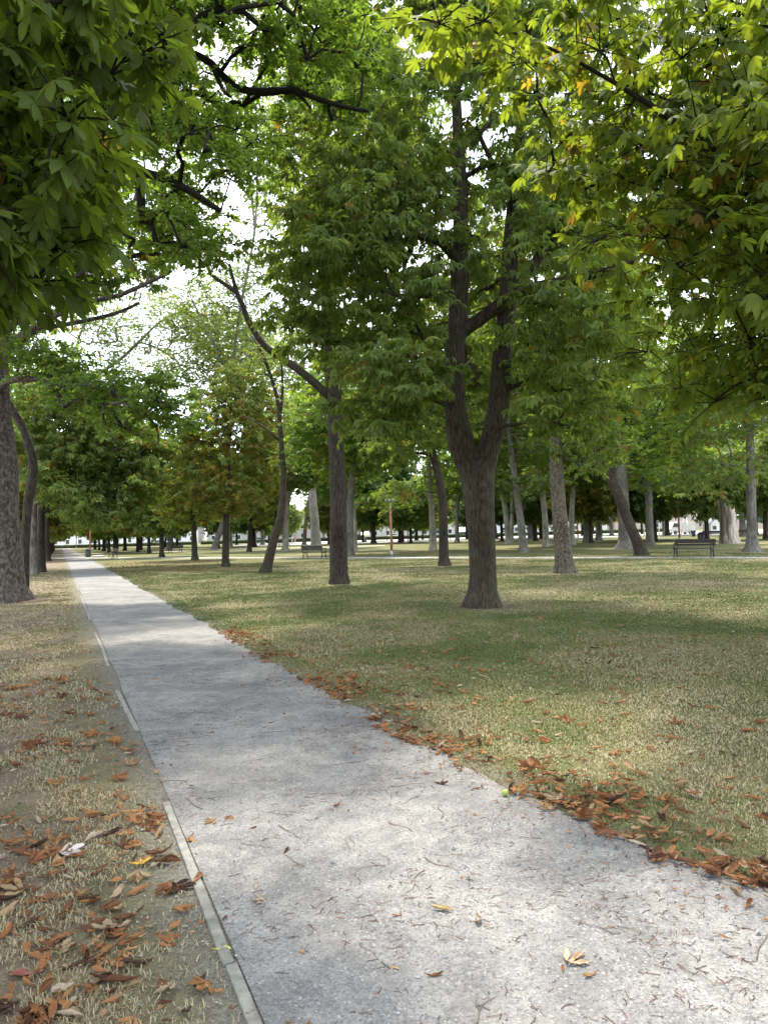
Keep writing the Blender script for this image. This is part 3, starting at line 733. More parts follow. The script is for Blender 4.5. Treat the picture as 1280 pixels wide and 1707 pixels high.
spots = leaf_spots()
def seen_size(sp):
    px, py, w = proj((sp[0], sp[1], 0.02)); px, py, w = px[0], py[0], w[0]
    return sp[2] / w if (w > 0.5 and -20 < px < 1300 and py < 1727) else -1
spots.sort(key=seen_size, reverse=True)
ZONE = {'verge': 'lying on the dry verge left of the edging', 'drift': 'in the drift along the right edge of the path', 'lawn': 'lying on the short lawn right of the path',
        'gravel': 'lying alone on the grey gravel', 'kerb': 'lying on the gravel right beside the edging', 'far': 'lying far out on the lawn'}
lit = Acc(); hi = 0
for x, y, sz, zone, lift in spots:
    if zone == 'drift': k = random.choice([1, 1, 2, 2, 3, 3, 4, 5, 6])
    elif zone == 'bits': k = random.choice([1, 3, 6])
    elif zone == 'gravel': k = random.choice([1, 2, 3, 3, 6, 6])
    else: k = random.choice([0, 1, 1, 2, 2, 3, 3, 4, 5, 6, 6])
    base = 0.007 if zone in ('gravel', 'kerb') else 0.014
    rz = random.uniform(0, 6.28); rx, ry = random.gauss(0, .22), random.gauss(0, .18)
    if k in (1, 2) and random.random() < .45: rx += math.pi; base += sz * 0.10
    if hi < 286 and zone != 'bits' and seen_size((x, y, sz)) > 0:
        hi += 1
        o = bpy.data.objects.new('fallen_leaf', DRY_ME[k]); COL.objects.link(o); o.location = (x, y, base + lift); o.scale = (sz,) * 3; o.rotation_euler = (rx, ry, rz)
        tag(o, '%s dry brown chestnut leaf %s' % (DRY[k][2], ZONE[zone]), 'fallen leaf', '%s leaves %s' % (DRY[k][2], zone))
    else:
        Mx = np.array(Matrix.Rotation(rz, 3, 'Z') @ Matrix.Rotation(ry, 3, 'Y') @ Matrix.Rotation(rx, 3, 'X'))
        v, q, _ = DRY[k]
        tn = min(1, max(0, random.gauss(0.72 if zone == 'far' else .5, .25)))
        lit.add(v @ Mx.T * sz + np.array([x, y, base + lift]), f4=q, attr=np.tile([tn, 0], (len(v), 1)))
n_ = 0
while n_ < 4600:                                            # crumbs of twig and stalk trodden into the gravel
    a = 1.6 + 9 * random.random() ** 1.4; s = random.uniform(S_L - 1.4, S_R + .3); x, y = from_sa(s, a); L = random.uniform(.006, .028); th = random.uniform(0, 6.28); w = random.uniform(.0007, .0016)
    if random.random() > .25 + 1.8 * (float(fbm(np.array(x * 2.2), np.array(y * 2.2), 91, 2)) - .4): continue
    c_, s_ = math.cos(th), math.sin(th); k_ = random.uniform(-.3, .3) * L
    p_ = np.array([(-c_ * L, -s_ * L, 0), (-s_ * k_, c_ * k_, .002), (c_ * L, s_ * L, 0)]); nr = np.array([-s_ * w, c_ * w, 0]); up = np.array([0, 0, w * 1.3])
    lit.add(np.vstack([p_ - nr, p_ + up, p_ + nr]) + np.array([x, y, .0075]), f4=[[0, 1, 4, 3], [1, 2, 5, 4], [3, 4, 7, 6], [4, 5, 8, 7]], attr=np.tile([random.choice([0, .03, .1, .25]), 0], (9, 1))); n_ += 1
tag(lit.build('leaf_litter', M_DRY2), 'crumbs of twig and scattered dry brown leaves on path and lawn', 'leaf litter', kind='stuff')

def odd_leaf(px, py, k, sz, col, label, rz=0.6):
    t = NT('odd_leaf'); v = t.coords(); t.link(t.ramp(t.noise(v, 20, 4), [(0.3, tuple(c * .7 for c in col)), (0.7, col)]), t.p.inputs['Base Color']); t.p.inputs['Roughness'].default_value = .5
    me = DRY_ME[k].copy(); me.materials.clear(); me.materials.append(t.m)
    o = bpy.data.objects.new('fallen_leaf', me); COL.objects.link(o); g = G(px, py); o.location = (g[0], g[1], .012); o.scale = (sz,) * 3; o.rotation_euler = (.1, .15, rz); tag(o, label, 'fallen leaf')
odd_leaf(370, 1588, 0, .075, (.45, .50, .03), 'small bright yellow-green leaf beside the edging strip', .2)
odd_leaf(235, 1444, 3, .12, (.50, .30, .03), 'golden yellow curled leaf on the dry verge')
odd_leaf(735, 1520, 1, .10, (.45, .33, .12), 'straw yellow rolled leaf on the middle of the gravel', -.3)
odd_leaf(955, 1606, 4, .11, (.47, .30, .17), 'pale tan broad leaf on the gravel at lower right')
odd_leaf(115, 1425, 5, .13, (.55, .48, .43), 'bleached whitish pink leaf on the dry verge')
odd_leaf(45, 1630, 0, .15, (.17, .05, .03), 'dark red-brown flat leaf at the lower left of the verge', 3)
odd_leaf(330, 1470, 2, .12, (.42, .2, .09), 'light brown rolled leaf standing against the edging', 1.4)

def nut(px, py):
    a_ = Acc(); g = G(px, py); n1, n2 = 10, 8; th = np.linspace(0.05, math.pi - .05, n2)
    a_.lathe([(0.019 * math.sin(t), 0.019 - 0.019 * math.cos(t)) for t in th], 10)
    v = a_.v[-1]; v *= (1 + .10 * (RNG.random((len(v), 1)) > .6)); o = a_.build('chestnut_husk', plain('husk_green', (.25, .30, .05), .6)); o.location = (g[0], g[1], .008)
    tag(o, 'round yellow-green chestnut husk at the right edge of the path', 'chestnut')
nut(842, 1329)

# twigs on the gravel
twm = plain('dry_twig', (.11, .075, .055), .8); TW = []
for k in range(7):
    a_ = Acc(); n_ = 6; t = np.linspace(-.5, .5, n_); p_ = np.stack([t, .06 * np.sin(t * random.uniform(3, 7)) + .02 * RNG.standard_normal(n_), .012 * np.abs(RNG.standard_normal(n_))], -1)
    a_.tube(p_, np.linspace(.013, .006, n_), 5)
    if k in (1, 4, 5): a_.tube(np.array([p_[3], p_[3] + [.13, .12, .02], p_[3] + [.24, .16, .01]]), [.009, .007, .004], 4)
    me = a_.mesh('fallen_twig'); me.materials.append(twm); TW.append(me)
c = 0
while c < 260:
    a = 1.7 + 8.5 * random.random() ** 1.25; s = random.uniform(S_L + .02, float(s_right(np.array(a))) - .05); x, y = from_sa(s, a)
    if random.random() > 0.35 + 1.6 * (float(fbm(np.array(x * 2.2), np.array(y * 2.2), 91, 2)) - .4): continue
    k = random.randrange(7); L = random.choice([.05, .07, .09, .12, .16, .22]) * random.uniform(.8, 1.2); th = random.choice([.3, .4, .5]) if L > .14 else random.uniform(.4, .9)
    o = bpy.data.objects.new('fallen_twig', TW[k]); COL.objects.link(o); o.location = (x, y, .009); o.scale = (L, L, L * .6); o.rotation_euler = (0, 0, random.uniform(0, 6.28))
    wd = 'forked' if k in (1, 4, 5) else 'thin'
    tag(o, '%s brown twig lying on the grey gravel path' % wd, 'twig', '%s twigs on the gravel' % wd); c += 1

# ------------------------------------------------------------------ trees
random.seed(21)
def in_frame(q): px, py, w = proj(q); return px, py, (w > 0.3)

def near_line(px, py, lines, w):
    m = np.zeros(len(px), bool)
    for L in lines:
        for (x0, y0), (x1, y1) in zip(L[:-1], L[1:]):
            t = np.clip(((px - x0) * (x1 - x0) + (py - y0) * (y1 - y0)) / ((x1 - x0) ** 2 + (y1 - y0) ** 2), 0, 1)
            m |= np.hypot(px - x0 - t * (x1 - x0), py - y0 - t * (y1 - y0)) < w
    return m

# -- the old twin-stemmed horse chestnut in the middle of the lawn
D = 15.5
trunk = px_line([(803, 1011, 53), (804, 960, 45), (802, 900, 45), (799, 840, 49), (795, 795, 55), (790, 770, 46)], D)
trunk[0, 2] = 0
limbs = [px_line([(796, 830, 34), (783, 780, 40), (768, 735, 44), (758, 680, 37), (757, 600, 35), (765, 500, 31), (768, 400, 28), (766, 300, 24), (762, 200, 18), (755, 60, 14), (750, -120, 8)], D),
         px_line([(802, 830, 32), (808, 775, 37), (818, 735, 35), (830, 685, 35), (836, 600, 33), (846, 500, 31), (850, 420, 27), (856, 330, 21), (870, 200, 15), (882, 30, 9)], D),
         px_line([(760, 560, 24, 15.5), (800, 532, 22, 15.4), (836, 505, 22, 15.2), (872, 484, 20, 15), (930, 471, 18, 14.6), (1000, 455, 14, 14.2), (1062, 433, 11, 13.8)], D),
         px_line([(850, 500, 24, 15.5), (875, 462, 18, 15.3), (900, 425, 17, 15.1), (925, 388, 13, 15), (955, 330, 8, 15)], D),
         px_line([(766, 440, 18, 15.5), (735, 405, 15, 15), (695, 392, 12, 14.6), (640, 385, 9, 14), (585, 400, 6, 13.5)], D),
         px_line([(757, 640, 14, 15.4), (700, 600, 11, 14.6), (650, 590, 8, 14), (600, 600, 5, 13.4)], D)]
def keep_a(q):
    px, py, ok = in_frame(q)
    block = (px > 722) & (px < 872) & (py > 400) & (q[:, 1] < 16.4) & (RNG.random(len(q)) > np.where(py < 640, .26, .12))
    low = (py > 775) | ((py > 690) & (px > 700) & (px < 900) & (q[:, 1] < 16.4)) | ((px < 520) & (py > 640)) | (px < 440)
    return ~(block | low)
pc = lambda px, py, d, rx, ry, rz: (*P(px, py, d), rx, ry, rz)
tree('horse_chestnut_tree', 'old horse chestnut with a forked twin stem on the middle lawn', G(803, 1011), trunk, limbs,
     [pc(800, 200, 15.8, 3.3, 3.2, 4.2), pc(800, -60, 15.8, 2.8, 2.8, 2.5), pc(590, 470, 14.2, 1.75, 2.2, 2.0), pc(610, 330, 14.8, 1.7, 2.2, 1.6), pc(930, 570, 14.4, 1.5, 2.0, 1.7), pc(900, 400, 14.6, 1.8, 2.2, 1.5), pc(670, 660, 13.8, 1.4, 1.5, 1.1), pc(900, 700, 14.0, 1.0, 1.2, .6), pc(790, 560, 18.0, 2.4, 1.4, 2.2)],
     800, .36, 'chest_mid', .175, 30, .56, 'hero', 'chestnut', zmin=3.2, tint=(0, 1), age=.012, keep=keep_a, twigs=True, sides=32, flare=1.06, remesh=.032, pitch=.24, shell=.3, flat=.26)

# -- the near chestnut of the row, its trunk just outside the picture on the left
def keep_n(q):
    px, py, ok = in_frame(q)
    lim = np.interp(py, [-300, 0, 110, 200, 300, 380, 430, 480, 510, 530], [330, 235, 225, 155, 130, 150, 85, 50, 20, -90])
    return ((px < lim) & (q[:, 1] > 2.9)) | ((q[:, 2] > 6.2) & (py < -150))
def nx(y): return (-1.3 - NY * y) / NX
bn = np.array([nx(3.2), 3.2])
tree('horse_chestnut_tree', 'near horse chestnut hanging big shade-toned leaves over the upper left corner', bn,
     [(bn[0], bn[1], 0, .24), (bn[0] + .03, bn[1], 1.2, .22), (bn[0], bn[1] + .05, 2.6, .2), (bn[0] - .1, bn[1], 4.5, .14), (bn[0], bn[1], 6.4, .05)],
     [np.array([(bn[0], bn[1], 2.3, .1), (bn[0] + .5, bn[1] + .1, 2.9, .05), (bn[0] + 1.0, bn[1] + .2, 3.1, .03)]),
      np.array([(bn[0], bn[1], 2.9, .1), (bn[0] + .4, bn[1] - .5, 3.6, .05), (bn[0] + .9, bn[1] - .6, 3.9, .03)])],
     [(bn[0] + .6, bn[1] + .9, 3.9, 1.9, 1.9, 1.4), (bn[0] + .4, bn[1] + .8, 3.1, 1.8, 1.8, .8), (bn[0] - .3, bn[1], 5.0, 2.3, 2.4, 1.5), (bn[0] + .3, bn[1] + 2.3, 7.4, 2.6, 2.6, 1.1)],  # last ellipsoid: unseen foliage overhead, added to shade the leaves below
     620, .21, 'chest_hi', .122, 20, .32, 'black', 'near', zmin=1.9, tint=(0, .35), age=.010, keep=keep_n, twigs=True, pitch=.34, shell=.1, tip=.007, step=.3)  # low tint range puts the crown's shade into the leaf colour

# -- the chestnut whose crown leans in from the right
def keep_r(q):
    px, py, ok = in_frame(q)
    lim = np.interp(py, [-400, -60, 30, 110, 150, 240, 350, 420, 500, 580, 640, 700, 722, 740], [500, 560, 700, 800, 890, 870, 930, 1000, 1010, 1060, 1075, 1150, 1210, 1500])
    hang = (px > 650) & (px < 790) & (py < 130)
    return ((px > lim) | hang) & (q[:, 2] > 2.45)
br = np.array([6.7, 9.6])
tree('horse_chestnut_tree', 'horse chestnut with sunlit yellow-green leaves reaching in from the upper right', br,
     [(6.7, 9.6, 0, .27), (6.7, 9.6, 1.5, .24), (6.6, 9.5, 3, .22), (6.5, 9.5, 5, .16), (6.4, 9.4, 7.6, .06)],
     [np.array([(6.6, 9.5, 2.8, .12), (5.6, 8.6, 3.9, .08), (4.3, 7.6, 4.7, .05), (3.0, 6.9, 5.3, .03), (1.9, 6.7, 5.9, .016), (.9, 6.6, 6.3, .008)]),
      np.array([(6.6, 9.5, 3.2, .11), (5.4, 9.2, 4.6, .07), (4.2, 9.0, 5.8, .04), (3.0, 8.8, 6.6, .02)]),
      np.array([(6.7, 9.6, 2.4, .10), (5.9, 8.4, 3.0, .07), (5.0, 7.2, 3.3, .045), (4.3, 6.4, 3.4, .025)])],
     [(5.0, 8.6, 5.2, 3.2, 3.0, 2.4), (4.0, 6.9, 4.6, 2.2, 1.9, 1.9), (3.2, 7.6, 6.0, 2.2, 2.2, 1.4), (1.0, 6.6, 6.1, .8, .8, .5), (6.8, 9.8, 6.2, 3, 3, 2), (4.6, 7.2, 3.3, 1.8, 1.6, .8)],
     600, .32, 'chest_hi', .136, 18, .50, 'black', 'near', zmin=2.2, tint=(.3, 1), age=.022, keep=keep_r, twigs=True, pitch=.3, shell=.05, tip=.006, step=.35)

# -- the maple of the row, trunk just left of the picture, limbs arching over the path
b0 = np.array([nx(11.2) - .35, 11.2])
def keep_0(q):
    px, py, ok = in_frame(q)
    lim = np.interp(py, [-400, 0, 200, 215, 300, 400, 450], [650, 640, 625, 430, 440, 400, 330])
    gap = (px > 395) & (px < 520) & (py > 165) & (RNG.random(len(q)) > .45)
    clear = near_line(px, py, [[(170, 275), (230, 284), (300, 309), (368, 352)], [(352, 105), (392, 145), (440, 153), (488, 150), (530, 165), (614, 185)]], 48) & (q[:, 1] < 13.2)
    return (px < lim) & (py < 440) & ~gap & (q[:, 1] > 8.2) & ~clear
tree('maple_tree', 'maple with two dark limbs arching across the top over the path', b0,
     [(b0[0], b0[1], 0, .36), (b0[0], b0[1], 1.5, .31), (b0[0] + .05, b0[1] + .1, 4, .28), (b0[0] + .1, b0[1] + .2, 7, .22), (b0[0] + .3, b0[1] + .3, 10, .12), (b0[0] + .3, b0[1] + .3, 12.5, .04)],
     [np.vstack([[(b0[0] + .1, b0[1] + .1, 5.6, .14)], px_line([(60, 258, 22, 11.4), (170, 275, 17, 11.4), (230, 284, 16, 11.5), (300, 309, 13, 11.7), (345, 337, 11, 11.9), (368, 352, 9, 12)], 11.5)]),
      np.vstack([[(b0[0] + .2, b0[1] + .3, 8.0, .16)], px_line([(150, 60, 16, 11.8), (250, 72, 14, 12), (312, 86, 12, 12.2), (352, 105, 12, 12.3), (392, 145, 12, 12.5), (440, 153, 13, 12.6), (488, 150, 11, 12.7), (530, 165, 9, 12.8), (575, 178, 8, 12.9), (614, 185, 6, 13)], 12.5)]),
      px_line([(594, 182, 5), (603, 160, 5), (604, 128, 4), (612, 90, 3)], 12.95), px_line([(486, 150, 7), (505, 165, 6), (518, 181, 4)], 12.7),
      px_line([(312, 86, 8), (330, 60, 6), (372, 30, 5)], 12.2), px_line([(352, 105, 8), (372, 150, 7), (386, 162, 5)], 12.3)],
     [(-4.2, 12.2, 7.2, 3.6, 3.6, 2.4), (-3.0, 12.0, 9.8, 3.4, 3.6, 2.0), (-1.2, 12.8, 9.6, 1.9, 2.2, 1.4), (-3.6, 12.4, 6.2, 1.6, 2.2, 1.5), (-6, 11.2, 10, 4, 4, 2.6)],
     640, .36, 'maple', .105, 56, .55, 'black', 'maple', zmin=4.5, tint=(.1, 1), age=.004, keep=keep_0, twigs=True, pitch=.3, shell=.15, sides=20)

# -- spotted old trunk at the left edge
D = 20.55
def keep_1(q):
    px, py, ok = in_frame(q)
    lim = np.interp(py, [0, 300, 430, 460, 500, 600, 640, 700, 745], [420, 400, 360, 300, 205, 190, 330, 375, 330])
    clear = near_line(px, py, [[(60, 545), (130, 509), (200, 492), (283, 455)], [(110, 541), (165, 530), (232, 505)]], 22) & (q[:, 1] < 21)
    return (px < lim) & (py < 735) & ~((py > 640) & (px < 60) & (q[:, 1] < 21)) & ~clear
trunk = px_line([(2, 1003, 76), (1, 940, 68), (-2, 860, 64), (-4, 760, 58), (-8, 680, 50), (-8, 600, 42), (0, 480, 32), (10, 350, 20), (20, 230, 8)], D); trunk[0, 2] = 0
tree('maple_tree', 'thick old trunk with pale spotted bark at the left edge beside the path', G(2, 1003), trunk,
     [px_line([(-6, 590, 18, 20.5), (60, 545, 12, 20), (130, 509, 9, 19.6), (200, 492, 8, 19.4), (245, 472, 7, 19.3), (283, 455, 5, 19.2)], D),
      px_line([(-6, 600, 15, 20.5), (60, 552, 10, 20.5), (110, 541, 8, 20.6), (165, 530, 7, 20.8), (205, 518, 6, 20.9), (232, 505, 5, 21)], D),
      px_line([(-8, 660, 18, 20.5), (10, 636, 12, 20), (60, 632, 10, 19.5), (120, 637, 9, 19.2), (165, 648, 8, 19), (205, 665, 7, 18.9), (240, 688, 6, 18.8), (262, 715, 4, 18.8), (264, 742, 3, 18.8)], D),
      px_line([(165, 648, 6, 19), (230, 655, 5, 18.6), (300, 685, 4, 18.4)], D),
      px_line([(-6, 570, 16, 20.5), (60, 502, 12, 20), (105, 478, 9, 19.7), (140, 452, 8, 19.5), (160, 420, 8, 19.4), (163, 398, 7, 19.3), (148, 380, 5, 19.2)], D)],
     [pc(250, 680, 18.8, 1.7, 1.6, .75), pc(150, 660, 19, 1.6, 1.6, .7), pc(80, 600, 19.6, 1.2, 1.5, .6), pc(110, 440, 20, 2.6, 2.6, 1.9), pc(230, 400, 20, 2.4, 2.5, 1.5), pc(150, 220, 21, 4.2, 4, 3.2), pc(-60, 350, 21, 4, 4, 4)],
     700, .40, 'maple', .15, 44, .6, 'spotted', 'maple', zmin=5.0, tint=(0, .8), age=.005, keep=keep_1, sides=24, flare=1.15, pitch=.3, shell=.15, twigs=True)

# -- dark straight trunk left of the middle
D = 24.15
def keep_b(q):
    px, py, ok = in_frame(q)
    return ((px > 468) | (RNG.random(len(q)) < .05)) & ~((px > 525) & (px < 590) & (py > 560) & (q[:, 1] < 24.3))
trunk = px_line([(565, 973, 31), (564, 880, 28), (562, 780, 26), (558, 680, 25), (552, 600, 24), (548, 500, 21), (545, 380, 17), (545, 230, 11), (545, 100, 5)], D); trunk[0, 2] = 0
tree('horse_chestnut_tree', 'straight dark trunk standing alone left of the forked chestnut', G(565, 973), trunk,
     [px_line([(554, 665, 15), (500, 618, 13), (442, 577, 11), (412, 530, 9.5), (396, 490, 8), (352, 457, 6.5), (347, 432, 7), (352, 400, 5)], D), px_line([(396, 490, 8), (388, 462, 6), (383, 440, 4)], D), px_line([(550, 560, 12), (600, 500, 10), (640, 440, 7)], D)],
     [pc(580, 240, 24.5, 2.8, 3.5, 5.0), pc(620, 610, 24.6, 2.0, 2.2, 1.5), pc(540, 640, 24.2, .9, 1.2, .9), pc(520, 520, 24.6, .9, 1, 1.2)],
     330, .55, 'chest_mid', .2, 26, .75, 'dark', 'chestnut', zmin=4.5, tint=(.2, 1), age=.03, keep=keep_b, sides=24, flare=1.0)

# -- the slim leaning one
D = 32.7
trunk = px_line([(443, 955, 17), (455, 906, 14.5), (468, 860, 12.5), (473, 800, 10), (470, 750, 9), (466, 700, 8), (463, 668, 7), (452, 628, 6), (438, 592, 4.5), (420, 560, 3)], D); trunk[0, 2] = 0
tree('young_elm_tree', 'slim leaning bare-stemmed young tree with a curved trunk', G(443, 955), trunk, [px_line([(466, 700, 6), (471, 652, 5), (470, 600, 3), (475, 560, 2)], D), px_line([(466, 735, 4), (440, 712, 3), (405, 692, 2)], D)],
     [pc(475, 690, D, .5, .8, 1.0), pc(470, 770, D, .35, .5, .9), pc(440, 600, D, .9, .9, .8)], 46, .3, 'fine', .11, 26, .4, 'dark', 'fine', zmin=2.5, sides=14, flare=1.2)

def simple(name, label, base_px, pts, env, n, leaf, size, per, cr, bark, leafm, extra=(), dmin=.6, age=.03, tint=(0, 1), keep=None, zmin=2.2, flare=1.2, **kw):
    g = G(*base_px); D = g[1]
    tr = px_line([(base_px[0], base_px[1], pts[0])] + list(pts[1:]), D); tr[0, 2] = 0
    ex = [px_line(e, D) for e in extra]
    ev = [(*P(e[0], e[1], D + (e[4] if len(e) > 4 else 0)), e[2], e[3] if len(e) < 6 else e[5], e[3]) for e in env]
    ev = [(e[0], e[1], e[2], e[3], e[3], e[5]) for e in ev]
    return tree(name, label, g, tr, ex, ev, n, dmin, leaf, size, per, cr, bark, leafm, zmin=zmin, tint=tint, age=age, keep=keep, sides=14, flare=flare, shell=kw.pop('shell', .35), **kw)

HC = 'horse_chestnut_tree'
simple(HC, 'young horse chestnut with yellow and rusty leaves left of the leaning tree', (376, 945), [12, (377, 890, 10.5), (380, 800, 8), (383, 700, 6), (385, 630, 3)],
       [(385, 740, 2.7, 3.9), (380, 810, 2.6, 1.5), (395, 650, 1.6, 1.4)], 290, 'chest_mid', .24, 20, .6, 'dark', 'yellowing', age=.20, zmin=2.4)
simple(HC, 'small dark-stemmed chestnut in front of the far bench on the left lawn', (325, 934), [10, (324, 900, 9), (322, 840, 7), (320, 770, 4)], [(318, 820, 3.0, 2.6), (330, 760, 2.4, 2)], 190, 'chest_far', .32, 22, .75, 'dark', 'yellowing', age=.10)
simple(HC, 'dark upright chestnut trunk just left of the forked chestnut', (740, 943), [17, (739, 880, 15), (737, 830, 14), (730, 790, 13), (722, 760, 11), (715, 690, 8)], [(725, 640, 2.8, 2.8), (690, 740, 2.2, .9), (760, 560, 3.0, 3), (658, 822, .9, .45)], 280, 'chest_mid', .22, 22, .75, 'dark', 'chestnut', tint=(0, .7), zmin=3)
simple('plane_tree', 'tall scaly-barked trunk leaning left to the right of the forked chestnut', (942, 955), [31, (936, 900, 27), (931, 845, 24), (927, 780, 22), (924, 700, 20), (919, 600, 17), (914, 470, 12), (912, 330, 6)], [(930, 430, 3.4, 4.2), (960, 660, 2.2, 1.2), (1000, 560, 2.4, 2), (985, 755, 1.3, .7)], 360, 'chest_mid', .2, 26, .75, 'scaly', 'chestnut', zmin=4.5, flare=1.15)
simple('elm_tree', 'strongly leaning dark trunk beside the bench on the right', (1070, 926), [19, (1058, 895, 17.5), (1045, 865, 17), (1031, 828, 16.5), (1018, 800, 15.5), (1003, 770, 14), (992, 745, 13), (984, 715, 10), (965, 680, 7)], [(1000, 700, 3.0, 1.5), (1060, 730, 2.6, 1.4), (960, 640, 2.6, 1.6), (1080, 640, 3, 2.2)], 230, 'fine', .17, 44, .8, 'dark', 'maple',
       extra=[[(1012, 792, 11), (1040, 762, 8), (1070, 735, 6), (1100, 715, 4)]], zmin=4, flare=1.3)
simple('plane_tree', 'thick pale grey trunk right behind the leaning dark trunk', (1043, 915), [27, (1041, 885, 21), (1038, 840, 19), (1035, 800, 19), (1030, 700, 15), (1025, 560, 9)], [(1030, 560, 5.5, 6), (1090, 700, 4, 2.2), (1105, 790, 3.2, 1.4)], 400, 'maple', .26, 30, 1.0, 'grey', 'maple', dmin=.9, zmin=6, flare=1.4)
simple('plane_tree', 'grey trunk at the right edge beside the broken stump', (1253, 920), [19, (1252, 880, 15.5), (1251, 820, 14.5), (1250, 750, 13), (1247, 650, 10), (1243, 540, 6)], [(1230, 600, 4.2, 4), (1190, 700, 3, 1.6), (1290, 640, 4, 3), (1195, 785, 2.6, 1.0)], 350, 'chest_mid', .24, 24, .85, 'grey', 'chestnut', dmin=.8, zmin=5, flare=1.55)
simple('plane_tree', 'pale grey trunk leaning left, first right of the forked chestnut', (873, 921), [14, (869, 880, 12.5), (862, 830, 11), (857, 790, 10), (851, 750, 9), (846, 690, 7)], [(850, 640, 3.8, 4), (880, 740, 2.6, 1.2), (885, 805, 2.4, .9)], 290, 'fine', .22, 40, .95, 'grey', 'fine', dmin=.8, zmin=6)
simple('plane_tree', 'pale curved trunk between the two leaning grey trunks', (910, 911), [11, (909, 880, 9.5), (905, 830, 9), (898, 790, 8), (892, 750, 7), (888, 690, 5)], [(895, 690, 4.4, 4.5), (920, 760, 3, 1.4)], 230, 'maple', .28, 26, 1.0, 'pale', 'maple', dmin=.9, zmin=7)
simple('plane_tree', 'slender pale trunk far back behind the grey leaning trunk', (852, 903), [7, (853, 870, 6.5), (853, 820, 6), (850, 760, 5)], [(850, 720, 5.5, 5.5)], 170, 'maple', .34, 24, 1.2, 'pale', 'fine', dmin=1.1, zmin=9)
simple('plane_tree', 'massive pale grey trunk behind the bench left of the middle', (527, 914), [18, (525, 880, 15.5), (521, 830, 14), (516, 780, 13), (511, 720, 12), (507, 650, 9), (503, 570, 5)], [(500, 600, 7.0, 6.5), (540, 720, 5, 2.5), (420, 620, 4.5, 4.5), (380, 560, 4.5, 3)], 420, 'fine', .34, 36, 1.3, 'pale', 'fine', dmin=1.2, zmin=11, tint=(.3, 1))
simple('plane_tree', 'thin pale trunk forking low between the dark trunk and the lamp post', (592, 918), [8, (591, 870, 7), (588, 838, 6.5), (583, 800, 5), (580, 740, 3.5)], [(600, 740, 3.6, 3.2), (560, 770, 2.4, 1.6), (612, 835, 2.2, 1.0)], 220, 'maple', .26, 26, .9, 'pale', 'maple', extra=[[(590, 850, 5), (605, 835, 4), (625, 828, 3)]], dmin=.8, zmin=4)
simple('plane_tree', 'whitish trunk standing just right of the lamp post in the middle', (722, 917), [12, (721, 880, 10.5), (718, 830, 9.5), (715, 780, 8), (712, 700, 6)], [(710, 680, 4.2, 4.2), (740, 790, 2.4, 1.2), (690, 825, 2.4, 1.2)], 270, 'fine', .26, 36, .95, 'pale', 'maple', dmin=.9, zmin=6)
simple(HC, 'dark round-crowned chestnut far behind the lamp post', (623, 906), [9, (622, 880, 8), (622, 840, 6)], [(625, 820, 5.8, 5.2), (650, 780, 4.5, 3.5)], 260, 'chest_far', .5, 22, 1.2, 'dark', 'dark', dmin=1.0, age=.005)
simple(HC, 'chestnut with a dark stem behind the leaning young tree', (416, 920), [8, (417, 890, 7.5), (418, 840, 6)], [(420, 810, 3.8, 4), (440, 760, 3, 3)], 220, 'chest_far', .38, 22, .95, 'dark', 'yellowing', age=.12, dmin=.8)
simple('elm_tree', 'small leaning grey trunk just left of the massive pale trunk', (507, 908), [7, (509, 880, 6.5), (513, 850, 6), (516, 820, 4)], [(515, 790, 5, 4)], 150, 'fine', .4, 30, 1.3, 'grey', 'fine', dmin=1.2, zmin=5)
simple('plane_tree', 'pale trunk slanting right on the far left lawn', (357, 916.5), [11, (362, 900, 9.5), (368, 884, 9), (376, 850, 7)], [(378, 810, 5, 3.5)], 160, 'chest_far', .42, 22, 1.1, 'grey', 'yellowing', dmin=1, age=.15, zmin=3.5)
simple('elm_tree', 'tall thin-leaved tree rising against the sky behind the rusty chestnut', (378, 941), [8, (379, 880, 8), (381, 760, 7), (385, 640, 6), (400, 520, 5), (425, 380, 4), (430, 240, 2)], [(330, 540, 2.3, 1.9), (400, 580, 2.2, 2.0), (420, 470, 1.8, 2.2), (450, 330, 2.0, 3.2), (430, 220, 2.0, 2.0), (310, 610, 2.0, 1.4), (360, 500, 2.0, 1.6), (290, 520, 1.8, 1.6)], 620, 'fine', .15, 24, .75, 'grey', 'fine',
       extra=[[(385, 640, 5), (350, 560, 4), (320, 500, 2.5)], [(425, 380, 4), (412, 250, 3), (406, 160, 2)], [(427, 300, 3), (445, 200, 2), (452, 150, 1.5)]], dmin=.42, zmin=6, age=.02, tint=(.2, 1), maxr=.04)
# the row beyond, left of the path
simple('elm_tree', 'tall light-leaved tree with an arching bare limb above the far path', (64, 946), [9, (66, 860, 9), (72, 740, 8), (90, 660, 7), (120, 600, 5), (140, 540, 3)], [(220, 590, 2.4, 2.0), (300, 580, 3.4, 2.2), (170, 520, 3, 2.4), (340, 620, 2.6, 1.6), (250, 640, 3, 1.6), (330, 540, 2.2, 1.6), (390, 580, 2.4, 2.4), (270, 540, 2.4, 1.6), (220, 500, 2.4, 1.6)], 520, 'fine', .17, 30, .9, 'grey', 'fine',
       extra=[[(85, 680, 7), (150, 632, 6), (196, 603, 5.5), (232, 570, 5), (262, 541, 4), (292, 523, 3.5), (330, 522, 2.5), (358, 536, 2)], [(232, 570, 4), (262, 580, 3), (300, 605, 2)]], dmin=.55, zmin=5, age=.03, tint=(.3, 1), maxr=.05)
D = 24.0
simple('maple_tree', 'thin dark crooked trunk right behind the spotted trunk', (43, 988), [12, (44, 900, 12), (48, 835, 15), (57, 786, 15), (48, 737, 13.5), (30, 697, 12), (8, 660, 9)], [(-10, 560, 2.2, 1.6), (50, 600, 1.6, 1.0)], 60, 'maple', .16, 36, .7, 'dark', 'maple', zmin=5, flare=1.1)
